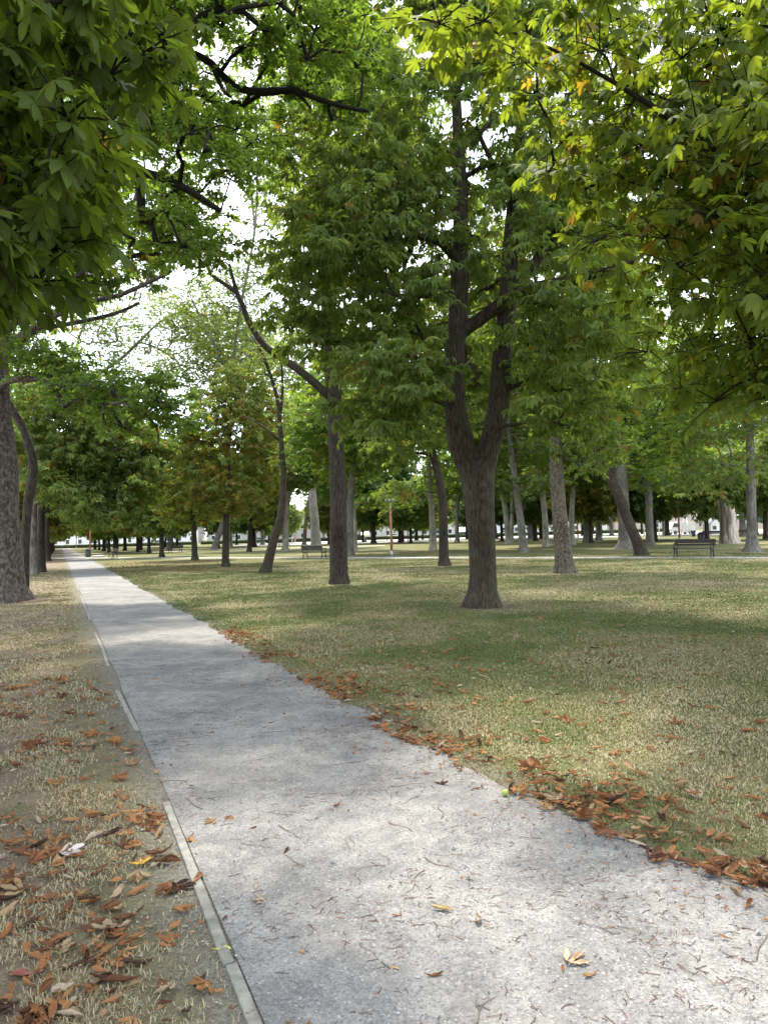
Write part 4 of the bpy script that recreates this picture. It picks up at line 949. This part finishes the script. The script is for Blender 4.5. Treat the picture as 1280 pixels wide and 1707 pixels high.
for k, (bx, by, w, lab, age) in enumerate([(57, 957, 13, 'grey trunk of the row left of the path, third one back', .07), (70, 954, 13, 'broad dark trunk of the row left of the path, fourth one back', .05), (79, 935, 10, 'dark trunk of the row left of the path with spreading roots', .06)]):
    d = G(bx, by)[1]; sc = 38 / d
    simple(HC, lab, (bx, by), [w, (bx - 1, by - 60 * sc, w * .9), (bx, by - 140 * sc, w * .8), (bx + 3, by - 220 * sc, w * .5)],
           [(bx + 95 * sc, by - 175 * sc, 3.6, 2.4), (bx + 140 * sc, by - 215 * sc, 2.8, 2.0), (bx + 40 * sc, by - 260 * sc, 3.6, 3.2), (bx + 120 * sc, by - 120 * sc, 2.4, 1.1)], 420, 'chest_mid' if d < 50 else 'chest_far', .24 if d < 50 else .32, 24, .75, 'grey' if k == 0 else 'dark', 'chestnut', age=age, tint=(.2, 1), dmin=.5, zmin=3, flare=1.35)

# -- repeated park trees farther back: a few kinds, copied
def arche(name, h, r, hb, trad, bark, leafm, leaf, size, n, per, cr, age, lean=0):
    t = [(0, 0, 0, trad), (lean * .3, 0, h * .25, trad * .85), (lean, .1, h * .55, trad * .6), (lean, 0, h * .9, trad * .15)]
    c = (h + hb) / 2
    return tree(name, None, (0, 0), t, [], [(lean, 0, c, r, r, (h - hb) / 2), (lean * .5, 0, hb + (h - hb) * .3, r * 1.05, r * 1.05, (h - hb) * .3)], n, r * .16, leaf, size, per, cr, bark, leafm, zmin=hb * .7, age=age, sides=10, shell=.35)
KINDS = dict(
    green=(arche(HC, 9.5, 3.6, 2.3, .22, 'dark', 'chestnut', 'chest_far', .42, 230, 24, 1.0, .03), 'green horse chestnut with a dark stem', 'horse chestnut'),
    yellow=(arche(HC, 8.5, 3.3, 2.1, .19, 'dark', 'yellowing', 'chest_far', .40, 220, 24, .95, .16), 'yellowing horse chestnut with a dark stem', 'horse chestnut'),
    dark=(arche(HC, 10.5, 4.2, 2.6, .30, 'dark', 'dark', 'chest_far', .45, 260, 24, 1.1, .01), 'dense dark horse chestnut', 'horse chestnut'),
    plane=(arche('plane_tree', 17, 5.2, 6.5, .36, 'grey', 'maple', 'maple', .42, 280, 28, 1.4, .02, .8), 'tall grey-trunked plane tree', 'plane tree'),
    pale=(arche('plane_tree', 16, 4.6, 5.5, .30, 'pale', 'fine', 'fine', .42, 270, 30, 1.3, .03, -.9), 'tall pale-trunked tree with light leaves', 'plane tree'))
used = set()
def put(kind, x, y, where, group=None, sc=None):
    o, words, cat = KINDS[kind]; sc = sc or random.uniform(.88, 1.15); rz = random.uniform(0, 6.28); lab = words + ' ' + where
    if kind not in used:
        used.add(kind); o.location = (x, y, 0); o.rotation_euler = (0, 0, rz); o.scale = (sc, sc, sc); o['label'] = lab
        if group: o['group'] = group
        return o
    return copy_tree(o, (x, y, 0), rz, sc, lab, group)
for kind, bx, by, where in [
    ('green', 270, 929, 'left of the path bench, nearest of a cluster'), ('yellow', 249, 922.5, 'beside the pale far path'), ('dark', 209, 917.5, 'behind the bench by the bin'),
    ('green', 196, 915, 'behind the bin lamp post'), ('yellow', 230, 920, 'between the two left benches'), ('dark', 287, 914, 'behind the path bench'), ('pale', 283, 911, 'on the far left lawn'),
    ('green', 160, 912.5, 'just right of the bin lamp post'), ('yellow', 178, 914, 'right of the bin lamp post'), ('green', 395, 908, 'right of the slanting pale trunk'), ('pale', 425, 909, 'behind the far seated person'),
    ('plane', 452, 905, 'behind the leaning young tree'), ('dark', 580, 901, 'behind the thin forking trunk'), ('dark', 694, 901, 'with a broad trunk beyond the middle lamp'), ('green', 672, 903, 'right of the middle lamp post'), ('green', 478, 906, 'just left of the massive pale trunk'), ('yellow', 548, 907, 'just left of the straight dark trunk'), ('plane', 462, 902, 'far behind the dark leaning young tree'), ('pale', 540, 902, 'far behind the massive pale trunk'), ('plane', 1238, 893, 'tall behind the stump and edge trunk'), ('green', 1276, 899, 'low at the right edge beside the blue canopy'),
    ('green', 778, 899, 'behind the forked chestnut'), ('plane', 846, 898, 'left of the slender pale trunk'), ('plane', 883, 898.5, 'between the grey leaning trunks'), ('green', 900, 892, 'behind the pale curved trunk'),
    ('yellow', 985, 905, 'left of the thick pale trunk'), ('green', 995, 892, 'by the square behind the right lawn'), ('dark', 1083, 900, 'of a close pair right of the leaning trunk'), ('dark', 1091, 902, 'nearer of a close pair right of the leaning trunk'),
    ('green', 1178, 902, 'in front of the playground by the bin'), ('dark', 1112, 893, 'beyond the right bench'), ('plane', 950, 890, 'by the square right of the scaly trunk'), ('green', 1260, 892, 'at the right edge behind the stump'), ('dark', 1225, 889, 'behind the stump')]:
    g = G(bx, by); put(kind, g[0], g[1], where, sc=.9 if kind == 'dark' and bx > 1080 and bx < 1100 else None)
a = 78.0; k = 0                                             # the row goes on beside the path
while a < 190:
    x, y = from_sa(-1.2, a); put('green' if k % 3 else 'yellow', x, y, 'of the row left of the path, far along', 'far row left of the path'); a += 9.0; k += 1
for a in (100, 113, 126, 141, 158):
    x, y = from_sa(6.5, a); put('green', x, y, 'lining the right side of the path, far along', 'far row right of the path')
c = 0; spots2 = []
for kind, n_, d0, d1, where, grp in [('plane', 20, 55, 150, 'standing among the far park trees', 'tall trees of the far park'), ('pale', 10, 60, 130, 'standing among the far park trees', 'tall pale trees of the far park'),
                                     ('green', 34, 105, 178, 'at the far side of the park', 'far green chestnuts'), ('dark', 6, 100, 150, 'at the far side of the park', 'far dark chestnuts')]:
    c = 0; tr = 0
    while c < n_ and tr < 4000:
        tr += 1; y = random.uniform(d0, d1); x = random.uniform(-.62 * y, .66 * y); s = sn(x, y)
        if -4 < s < 6: continue
        px, py, w = proj((x, y, 0)); px = px[0]
        if kind in ('plane', 'pale') and (215 < px < 420) and y < 110: continue
        if 1110 < px < 1280 and y > 75: continue
        if any(abs(px - u) < 14 for u in (653, 1132, 521, 1158, 1215, 740)): continue
        if any((x - u) ** 2 + (y - v) ** 2 < 38 for u, v in spots2): continue
        spots2.append((x, y)); put(kind, x, y, where, grp); c += 1

# ------------------------------------------------------------------ benches, lamps, bins
M_WOOD = plain('dark_bench_wood', (.016, .010, .008), .6); M_IRON = plain('black_iron', (.012, .012, .013), .5, .3)
M_POST = plain('orange_brown_timber', (.30, .115, .045), .6, var=.3); M_STEEL = plain('grey_steel', (.30, .32, .34), .4, .6); M_LAMP = plain('lamp_cover', (.42, .45, .47), .45)
M_BIN = plain('bin_grey', (.075, .08, .085), .6); M_STONE = plain('pale_stone', (.42, .40, .36), .9); M_WHITE = plain('white_paint', (.78, .78, .76), .5, var=.05)
M_NAVY = plain('navy_plastic', (.02, .03, .09), .5); M_BLUE = plain('blue_canopy', (.17, .27, .45), .7); M_GLASS = plain('dark_glass', (.03, .035, .04), .08); M_TYRE = plain('tyre_rubber', (.015, .015, .015), .8)

def bench_parts(root):
    a = Acc()
    for k in range(4): a.box((0, -.06 - k * .115, .44), (1.9, .10, .035))
    s = a.build('seat', M_WOOD, root, False); m = s.modifiers.new('b', 'BEVEL'); m.width = .008
    a = Acc(); a.box((0, .078, .79), (1.95, .04, .20)); a.box((0, .058, .625), (1.95, .04, .105))
    s = a.build('backrest', M_WOOD, root, False); m = s.modifiers.new('b', 'BEVEL'); m.width = .008
    for sx in (-.86, .86):
        a = Acc(); A = lambda pts, r=.022: a.tube(smooth_line([(sx, y, z, r) for y, z in pts], .06)[:, :3], r, 6)
        A([(.02, 0), (0, .18), (.015, .40), (.05, .62), (.095, .87)], .026); A([(-.47, 0), (-.43, .18), (-.42, .40), (-.45, .60), (-.40, .68), (-.2, .685), (.055, .64)], .024)
        A([(.0, .41), (-.2, .405), (-.43, .41)], .022); A([(-.02, .08), (-.12, .30), (-.22, .355), (-.32, .30), (-.44, .08)], .016); a.box((sx, .02, .012), (.06, .12, .024)); a.box((sx, -.47, .012), (.06, .12, .024))
        a.build('armrest_frame', M_IRON, root)
    return root
proto = None
BG = 'dark wooden benches on the lawn'
for px, py, rz, lab in [(1158, 929, -.69, 'large dark wooden bench with iron arms on the right'), (521, 931, 2.50, 'dark wooden bench seen from behind left of the straight dark trunk'), (193, 930.3, -1.05, 'bench with a sunlit backrest next to the bin'),
                        (295, 922, -.55, 'dark bench beside the pale far path on the left'), (473, 911.5, 2.7, 'small far bench right behind the leaning young tree'), (823, 903, .4, 'far bench just right of the forked chestnut trunk'),
                        (507, 903, .1, 'tiny far bench behind the leaning grey trunk'), (662, 905, -.6, 'far bench just right of the middle lamp post'), (757, 900.5, .3, 'far bench left of the forked chestnut trunk'),
                        (1186, 899, -.3, 'dark bench beside the grey bin left of the stump'), (1244, 896, .2, 'dark bench between the stump and the grey edge trunk')]:
    g = G(px, py)
    if proto is None:
        proto = bench_parts(empty('park_bench', (g[0], g[1], 0), rz)); tag(proto, lab, 'bench', BG)
    else: copy_tree(proto, (g[0], g[1], 0), rz, 1.0, lab, BG)

def lamp_parts(root):
    a = Acc(); a.tube([(0, 0, -.1), (0, 0, .42)], .095, 12); a.lathe([(.0, .0), (.15, .0), (.15, .02), (0, .02)], 12); a.build('base', M_STEEL, root)
    a = Acc(); a.tube([(0, 0, .40), (0, 0, 1.6), (0, 0, 3.35)], [.088, .085, .075], 12); a.build('pole', M_POST, root)
    a = Acc(); a.tube([(0, 0, 3.3), (0, 0, 3.72)], [.06, .055], 12); a.lathe([(.085, 3.32), (.085, 3.42), (.06, 3.43)], 12); a.build('collar', M_STEEL, root)
    a = Acc(); a.lathe([(.0, 3.70), (.09, 3.70), (.40, 3.80), (.44, 3.82), (.44, 3.85), (.30, 3.90), (.08, 3.96), (0, 3.97)], 24); a.build('lamp_head', M_LAMP, root)
    return root
lp = None
for px, py, lab in [(1132, 903, 'orange-brown lamp post with a grey disc head behind the right bench'), (653, 928, 'orange-brown lamp post standing in the middle of the lawn'), (963, 902, 'lamp post with a disc head right of the scaly leaning trunk'),
                    (151, 928, 'dark reddish lamp post standing beside the bin at the path'), (128, 914.5, 'far lamp post near the end of the gravel path'), (680, 904, 'thin dark far lamp post right of the middle lamp'), (746, 903, 'reddish far lamp post just right of the dark upright trunk'), (645, 902, 'far orange lamp post left of the middle lamp')]:
    g = G(px, py)
    if lp is None: lp = lamp_parts(empty('lamp_post', (g[0], g[1], 0))); tag(lp, lab, 'lamp post', 'lamp posts of the park')
    else: copy_tree(lp, (g[0], g[1], 0), 1.0, 1.0, lab, 'lamp posts of the park')

def bin_parts(root, mat):
    a = Acc(); a.lathe([(0, .02), (.26, .02), (.29, .10), (.31, .55), (.29, .60)], 16); a.build('body', mat, root)
    a = Acc(); a.lathe([(.315, .60), (.33, .63), (.31, .74), (.22, .84), (.1, .88), (0, .89)], 16); a.build('lid', mat, root)
    a = Acc(); a.box((0, -.285, .68), (.30, .09, .09)); a.build('opening', M_TYRE, root); return root
for px, py, mat, lab in [(147.5, 928.5, M_BIN, 'dark grey litter bin at the foot of the path lamp post'), (1168, 902.0, M_BIN, 'grey litter bin in front of the stem left of the stump'), (609, 903, M_STEEL, 'light grey litter bin on the far pale square'), (1155, 894.5, M_NAVY, 'navy litter bin near the white swing frame')]:
    g = G(px, py); r = bin_parts(empty('litter_bin', (g[0], g[1], 0), .4), mat); tag(r, lab, 'litter bin')
a = Acc(); th = np.linspace(0, math.pi, 7); a.lathe([(.45 * math.sin(t), .12 - .12 * math.cos(t)) for t in th], 14); v = a.v[-1]; v *= (1 + .25 * (fbm(v[:, :1] * 4 + 9, v[:, 1:2] * 4 + v[:, 2:3] * 6, 3, 2) - .5)).astype(np.float32); v[:, 0] *= 1.5
o = a.build('boulder', M_STONE); g = G(163, 929); o.location = (g[0], g[1], -.03); tag(o, 'low pale stone on the grass beside the path lamp post', 'boulder')

# ------------------------------------------------------------------ broken stump
def stump():
    g = G(1215, 906); root = empty('broken_tree_stump', (g[0], g[1], 0)); tag(root, 'tall broken pale trunk stump with splintered top on the right lawn', 'tree stump')
    A, H = 72, 40; an = np.arange(A) / A * 2 * math.pi; hh = np.linspace(0, 1, H)
    top = 3.15 + .50 * np.cos(an - math.pi) + .75 * (value_noise(an * 2.2, an * 0, 3) - .45) + .5 * (value_noise(an * 7, an * 0 + 2, 8) - .5)
    V = np.zeros((H, A, 3)); at = np.zeros((H, A, 2))
    for i, h in enumerate(hh):
        z = h * top; r = .53 + .24 * math.exp(-h * 6) + .10 * max(0, h - .5)
        rid = .34 * np.abs(np.sin(an * 3.5 + .9 * math.sin(h * 4) + .8 * np.sin(an * 2))) * (1.1 - .4 * h) + .12 * (value_noise(an * 5 + 40, z * 1.6 + 3, 12) - .5) + .10 * (value_noise(an * 14 + 10, z * .8, 15) - .5)
        rr = r * (.88 + rid); V[i, :, 0] = rr * np.cos(an) - .32 * max(0, h - .35) ** 1.3; V[i, :, 1] = rr * np.sin(an); V[i, :, 2] = z - .05
        bark = np.clip(3 * (np.cos(an - math.pi * 1.12) - .35) + 2.2 * (h - .45) + 1.2 * (value_noise(an * 4, z * 1.5 + 7, 9) - .5), 0, 1); at[i, :, 1] = bark
    k = np.arange(H - 1)[:, None] * A; j = np.arange(A)[None]; j2 = (j + 1) % A
    a = Acc(); a.add(V.reshape(-1, 3), f4=np.stack([k + j, k + j2, k + A + j2, k + A + j], -1).reshape(-1, 4), attr=at.reshape(-1, 2))
    inner = V[-1].copy(); cen = inner.mean(0); inn = cen + (inner - cen) * .55; inn[:, 2] -= .75; jj = np.arange(A)
    a.add(np.vstack([V[-1], inn, cen - [0, 0, .9]]), f4=np.stack([jj, (jj + 1) % A, A + (jj + 1) % A, A + jj], -1), f3=np.stack([A + jj, A + (jj + 1) % A, np.full(A, 2 * A)], -1))
    t = NT('splintered_wood'); v = t.coords((8, 8, .9)); n = t.noise(v, 1.6, 8, .7); ag = t.new('Attribute', attribute_name='age').outputs['Fac']
    wood = t.ramp(n, [(.32, (.13, .10, .075)), (.5, (.42, .36, .29)), (.7, (.62, .56, .47))]); brk = t.ramp(n, [(.3, (.05, .04, .033)), (.7, (.19, .155, .125))])
    t.link(t.mix(ag, wood, brk), t.p.inputs['Base Color']); t.p.inputs['Roughness'].default_value = .9; t.bump(n, .9, .06)
    a.build('trunk', t.m, root)
stump()

# ------------------------------------------------------------------ playground behind the stump
def at_px(px, d): q = P(px, 880, d); return np.array([q[0], d, 0])
p0, p1 = at_px(1142, 100), at_px(1238, 104); mid = (p0 + p1) / 2; Ls = np.linalg.norm(p1 - p0); rz = math.atan2(p1[1] - p0[1], p1[0] - p0[0])
sw = empty('swing_frame', mid, rz); tag(sw, 'white metal swing frame behind the stump', 'swing')
a = Acc(); a.tube([(-Ls / 2, 0, 2.75), (Ls / 2, 0, 2.75)], .09, 10); a.build('top_beam', M_WHITE, sw)
for x in (-Ls / 2, Ls / 2):
    for s in (-1, 1): a = Acc(); a.tube([(x, s * 1.0, 0), (x, s * .04, 2.75)], .08, 8); a.build('leg', M_WHITE, sw)
for x in (-2.4, -.2, 2.2):
    a = Acc(); a.tube([(x - .25, 0, 2.7), (x - .25, 0, .5)], .014, 5); a.tube([(x + .25, 0, 2.7), (x + .25, 0, .5)], .014, 5); ch = a.build('chain', M_STEEL, sw)
    a = Acc(); a.box((x, 0, .48), (.56, .22, .05)); a.build('swing_seat', M_NAVY, sw, False)
h0 = at_px(1190, 112); ph = empty('playhouse', h0, .15); tag(ph, 'small white playhouse with a gable roof behind the swing', 'playhouse')
a = Acc(); a.box((0, 0, .85), (2.4, 2.0, 1.7)); a.build('wall', M_WHITE, ph, False)
a = Acc(); a.prism([(-1.45, 1.7), (1.45, 1.7), (0, 2.75)], 1, -1.15, 1.15); a.build('roof', M_WHITE, ph, False)
a = Acc(); a.tube([(-1.5, -1.2, 1.68), (0, -1.2, 2.80), (1.5, -1.2, 1.68)], .05, 6); a.build('roof_edge', M_BIN, ph)
a = Acc(); a.box((-.6, -1.005, 1.05), (.6, .04, .55)); a.build('window', M_GLASS, ph, False); a = Acc(); a.box((.55, -1.005, .7), (.7, .04, 1.3)); a.build('door', M_STEEL, ph, False)
t0 = at_px(1191, 120); tw = empty('play_tower', t0, .2); tag(tw, 'white play tower with a pyramid roof and finial above the playhouse', 'play tower')
for sx in (-1, 1):
    for sy in (-1, 1): a = Acc(); a.tube([(sx, sy, 0), (sx, sy, 3.3)], .08, 8); a.build('post', M_WHITE, tw)
a = Acc(); a.box((0, 0, 1.6), (2.1, 2.1, .12)); a.box((0, -1.02, 2.05), (1.9, .05, .8)); a.box((0, 1.02, 2.05), (1.9, .05, .8)); a.build('platform', M_WHITE, tw, False)
a = Acc(); a.lathe([(1.9, 3.25), (1.85, 3.35), (.45, 4.55), (.42, 4.65), (.30, 4.70), (.0, 4.9)], 4); a.build('roof', M_WHITE, tw, False)
a = Acc(); a.tube([(0, 0, 4.85), (0, 0, 5.35)], .06, 8); a.box((.18, 0, 5.25), (.32, .05, .2)); a.build('finial', M_WHITE, tw)
c0 = at_px(1272, 100); cn_ = empty('sun_canopy', c0, .1); tag(cn_, 'blue sloping sun canopy on white posts at the right edge', 'canopy')
a = Acc(); a.prism([(-2.2, 2.2), (2.2, 1.2), (2.2, 1.28), (-2.2, 2.9), (-2.3, 2.9)], 1, -1.6, 1.6); a.build('roof', M_BLUE, cn_, False)
for sx in (-2.0, 1.9):
    for sy in (-1.4, 1.4): a = Acc(); a.tube([(sx, sy, 0), (sx, sy, 2.1 if sx < 0 else 1.25)], .06, 8); a.build('post', M_WHITE, cn_)
for px, d, h, lab in [(1073, 105, 4.2, 'slim white pole right of the leaning dark trunk'), (1098, 100, 2.3, 'short white post left of the right lamp post')]:
    q = at_px(px, d); a = Acc(); a.tube([(0, 0, -.1), (0, 0, h * .5), (0, 0, h)], [.075, .07, .06], 10); a.lathe([(.13, 0), (.13, .05), (.07, .06)], 10); a.lathe([(.075, h - .02), (.07, h + .03), (0, h + .05)], 10); o = a.build('pole', M_WHITE); o.location = tuple(q); tag(o, lab, 'pole')

# ------------------------------------------------------------------ street beyond the park
def car(px, d, rz, col, label, van=False):
    q = at_px(px, d); r = empty('parked_car' if not van else 'parked_van', q, rz); tag(r, label, 'van' if van else 'car'); m = plain('car_paint', col, .25)
    prof = [(-2.1, .35), (-2.15, .75), (-1.9, .95), (-1.3, 1.0), (-.7, 1.42), (.7, 1.45), (1.5, 1.05), (2.05, .95), (2.15, .5), (2.1, .35)] if not van else [(-2.4, .35), (-2.5, .9), (-2.1, 1.2), (-1.6, 2.1), (2.3, 2.2), (2.45, 1.9), (2.45, .35)]
    a = Acc(); a.prism(prof, 1, -.82, .82); b = a.build('body', m, r, False); bv = b.modifiers.new('b', 'BEVEL'); bv.width = .06; bv.segments = 2
    for s in (-.835, .805):
        w = [(-1.05, 1.02), (-.65, 1.34), (.62, 1.36), (1.2, 1.04)] if not van else [(-1.9, 1.25), (-1.55, 1.9), (-.6, 1.92), (-.6, 1.25)]
        a = Acc(); a.prism(w, 1, s, s + .03); a.build('side_window', M_GLASS, r, False)
        for x in (-1.35, 1.35):
            a = Acc(); a.tube([(x, s - .08 if s < 0 else s - .12, .33), (x, s + .15 if s < 0 else s + .10, .33)], .33, 16); wl_ = a.build('wheel', M_TYRE, r)
            y = s - .085 if s < 0 else s + .105; a = Acc(); a.tube([(x, y - .005, .33), (x, y + .005, .33)], .19, 12); a.build('rim', M_STEEL, wl_)
    for sy in (-.6, .6): a = Acc(); a.box((-2.13, sy, .72), (.06, .3, .14)); a.build('headlight', M_STEEL, r, False)
car(432, 205, .1, (.22, .24, .26), 'grey parked car far behind the leaning young tree'); car(268, 205, 0, (.20, .28, .42), 'bluish parked car far behind the left benches')
car(655, 205, 0, (.7, .7, .7), 'white parked car far behind the middle lamp post'); car(770, 200, .1, (.04, .04, .05), 'black parked car far left of the forked chestnut')
car(838, 205, 0, (.65, .65, .64), 'white parked car far right of the forked chestnut'); car(1133, 128, .15, (.75, .75, .75), 'white parked van behind the right lamp post', True); car(595, 205, 0, (.03, .03, .035), 'dark parked car behind the thin forking trunk')

def building(px0, px1, d, h, col, label, floors, rz=0.0, roof=(.17, .13, .11)):
    q0, q1 = at_px(px0, d), at_px(px1, d); w = q1[0] - q0[0]; r = empty('building', (q0 + q1) / 2, rz); tag(r, label, 'building')
    a = Acc(); a.box((0, 5, h / 2), (w, 10, h)); a.build('wall', plain('facade', col, .85, var=.08, scale=.6), r, False)
    a = Acc(); a.prism([(-.6, h), (10.6, h), (5, h + 2.2)], 0, -w / 2 - .5, w / 2 + .5); a.build('roof', plain('roof_tiles', roof, .8), r, False)
    n = max(2, int(w / 4.2)); gl = M_GLASS
    for f in range(floors):
        for k in range(n):
            x = -w / 2 + (k + .5) * w / n; z = 1.7 + f * 3.2
            if z + 1 > h: continue
            a = Acc(); a.box((x, -.03, z), (1.5, .10, 1.75)); fr = a.build('window', M_WHITE, r, False); a = Acc(); a.box((x, -.09, z), (1.25, .04, 1.5)); a.build('pane', gl, fr, False)
building(20, 330, 262, 7.5, (.62, .61, .59), 'long white building far beyond the end of the gravel path', 2)
building(345, 600, 262, 9, (.33, .31, .27), 'beige building far behind the pale trunks', 2); building(615, 760, 265, 9, (.40, .38, .34), 'light facade far behind the middle lamp post', 2)
building(790, 1010, 262, 9, (.52, .51, .50), 'white facade beyond the square right of the forked chestnut', 2); building(1025, 1330, 262, 11, (.42, .33, .28), 'pinkish brick facade far behind the playground', 3)

def hedge(px0, px1, d, h, label):
    q0, q1 = at_px(px0, d), at_px(px1, d); L = q1[0] - q0[0]; n = int(L * 130); r = empty('hedge', (q0 + q1) / 2); tag(r, label, 'hedge')
    a = Acc(); a.box((0, 0, h * .45), (L, .7, h * .86)); a.build('branches', M_TYRE if False else BARK['twig'], r, False)
    p = np.stack([(RNG.random(n) - .5) * L, (RNG.random(n) - .5) * 1.0, h * (.1 + .9 * RNG.random(n))], -1); p[:, 1] = np.where(p[:, 2] > h * .85, p[:, 1], np.sign(p[:, 1]) * RNG.uniform(.33, .55, n))
    c = Acc(); scatter_leaves(c, 'fine', p, RNG.random(n) * 6.3, RNG.normal(.2, .6, n), RNG.normal(0, .6, n), RNG.uniform(.14, .26, n), RNG.random(n) * .6, RNG.random(n) * .2); c.build('foliage', LEAF['dark'], r, False)
hedge(60, 320, 192, .9, 'low dark clipped hedge beyond the end of the path'); hedge(335, 560, 190, .9, 'low hedge far behind the pale massive trunk'); hedge(570, 1120, 190, .9, 'long low dark hedge along the far side of the square')

# ------------------------------------------------------------------ people, far off
M_SKIN = plain('skin', (.42, .25, .17), .6, var=.05)
def skin_mesh(name, joints, edges, mat, parent, lv=1):
    me = bpy.data.meshes.new(name); me.from_pydata([j[:3] for j in joints], edges, []); me.update()
    o = link_mesh(name, me, mat, parent); m = o.modifiers.new('skin', 'SKIN'); m.use_smooth_shade = True
    for i, j in enumerate(joints): me.skin_vertices[0].data[i].radius = (j[3], j[4] if len(j) > 4 else j[3])
    me.skin_vertices[0].data[0].use_root = True; s = o.modifiers.new('sub', 'SUBSURF'); s.levels = lv; s.render_levels = lv; return o
def person(px, py, rz, label, shirt, legs, hair, sit=False, stride=.18, d=None):
    g = G(px, py); r = empty('person', (g[0], g[1], 0), rz); tag(r, label, 'person'); hz = .50 if sit else .92
    if sit: LG = lambda s: [(s * .09, -.02, hz, .085), (s * .11, -.45, hz, .06), (s * .12, -.47, .08, .042), (s * .12, -.62, .04, .035)]
    else: LG = lambda s: [(s * .09, 0, hz - .04, .085), (s * .10, s * stride * .5 - .03, .50, .06), (s * .10, s * stride, .08, .042), (s * .10, s * stride - .16, .04, .035)]
    AR = lambda s: [(s * .18, 0, hz + .50, .055), (s * .23, -.02 - .1 * sit, hz + .24, .043), (s * .20, -.16 - .12 * sit, hz + .04, .032), (s * .19, -.22 - .12 * sit, hz - .02, .028)]
    T = [(0, 0, hz, .13, .10), (0, 0, hz + .25, .13, .095), (0, 0, hz + .47, .14, .09), (0, -.01, hz + .57, .055), (0, -.02, hz + .68, .085, .10), (0, -.02, hz + .79, .075, .09)]
    J = list(T); E = [(0, 1), (1, 2), (2, 3), (3, 4), (4, 5)]
    for s in (-1, 1):
        n = len(J); J += LG(s); E += [(0, n), (n, n + 1), (n + 1, n + 2), (n + 2, n + 3)]; n = len(J); J += AR(s); E += [(2, n), (n, n + 1), (n + 1, n + 2), (n + 2, n + 3)]
    skin_mesh('body', J, E, M_SKIN, r)
    grow_ = lambda L, k: [(*j[:3], *(v + k for v in j[3:])) for j in L]
    J = grow_(T[:3], .022); E = [(0, 1), (1, 2)]
    for s in (-1, 1): n = len(J); J += grow_(AR(s)[:2], .018); E += [(2, n), (n, n + 1)]
    skin_mesh('shirt', J, E, plain('shirt_cloth', shirt, .8), r)
    J = [(0, 0, hz + .06, .145, .11), (0, 0, hz, .15, .12)]; E = [(0, 1)]
    for s in (-1, 1): n = len(J); J += grow_(LG(s)[:3], .018); E += [(1, n), (n, n + 1), (n + 1, n + 2)]
    skin_mesh('trousers', J, E, plain('trouser_cloth', legs, .8), r)
    a = Acc(); th = np.linspace(.0, 1.9, 7); a.lathe([(.105 * math.sin(t) + .001, hz + .77 + .115 * math.cos(t)) for t in th], 12, (0, .012, 0)); a.build('hair', plain('hair', hair, .7), r)
    return r
person(437, 907.5, .6, 'seated person in a white top far behind the leaning young tree', (.75, .76, .78), (.25, .32, .42), (.04, .03, .02), sit=True)
g = G(437, 907.5); a = Acc(); a.box((0, .05, .44), (1.5, .45, .07)); a.box((-.6, .05, .2), (.1, .4, .40)); a.box((.6, .05, .2), (.1, .4, .40)); o = a.build('stone_seat', M_STONE, None, False); o.location = (g[0], g[1], 0); o.rotation_euler = (0, 0, .6); tag(o, 'low pale stone seat under the far seated person', 'seat')
person(492, 907.5, 1.2, 'person in a coral red top walking far behind the young tree', (.62, .12, .09), (.60, .58, .55), (.08, .05, .03))
person(487, 907, 1.0, 'small walker in a pale lilac top beside the red-topped person', (.55, .50, .66), (.5, .5, .52), (.05, .03, .02))
person(334, 905.5, -.8, 'person in a red top far right of the dark bench', (.6, .10, .10), (.06, .07, .10), (.05, .04, .03)); person(339, 905.5, -.8, 'person in a white top far right of the dark bench', (.75, .76, .8), (.08, .09, .13), (.05, .04, .03))
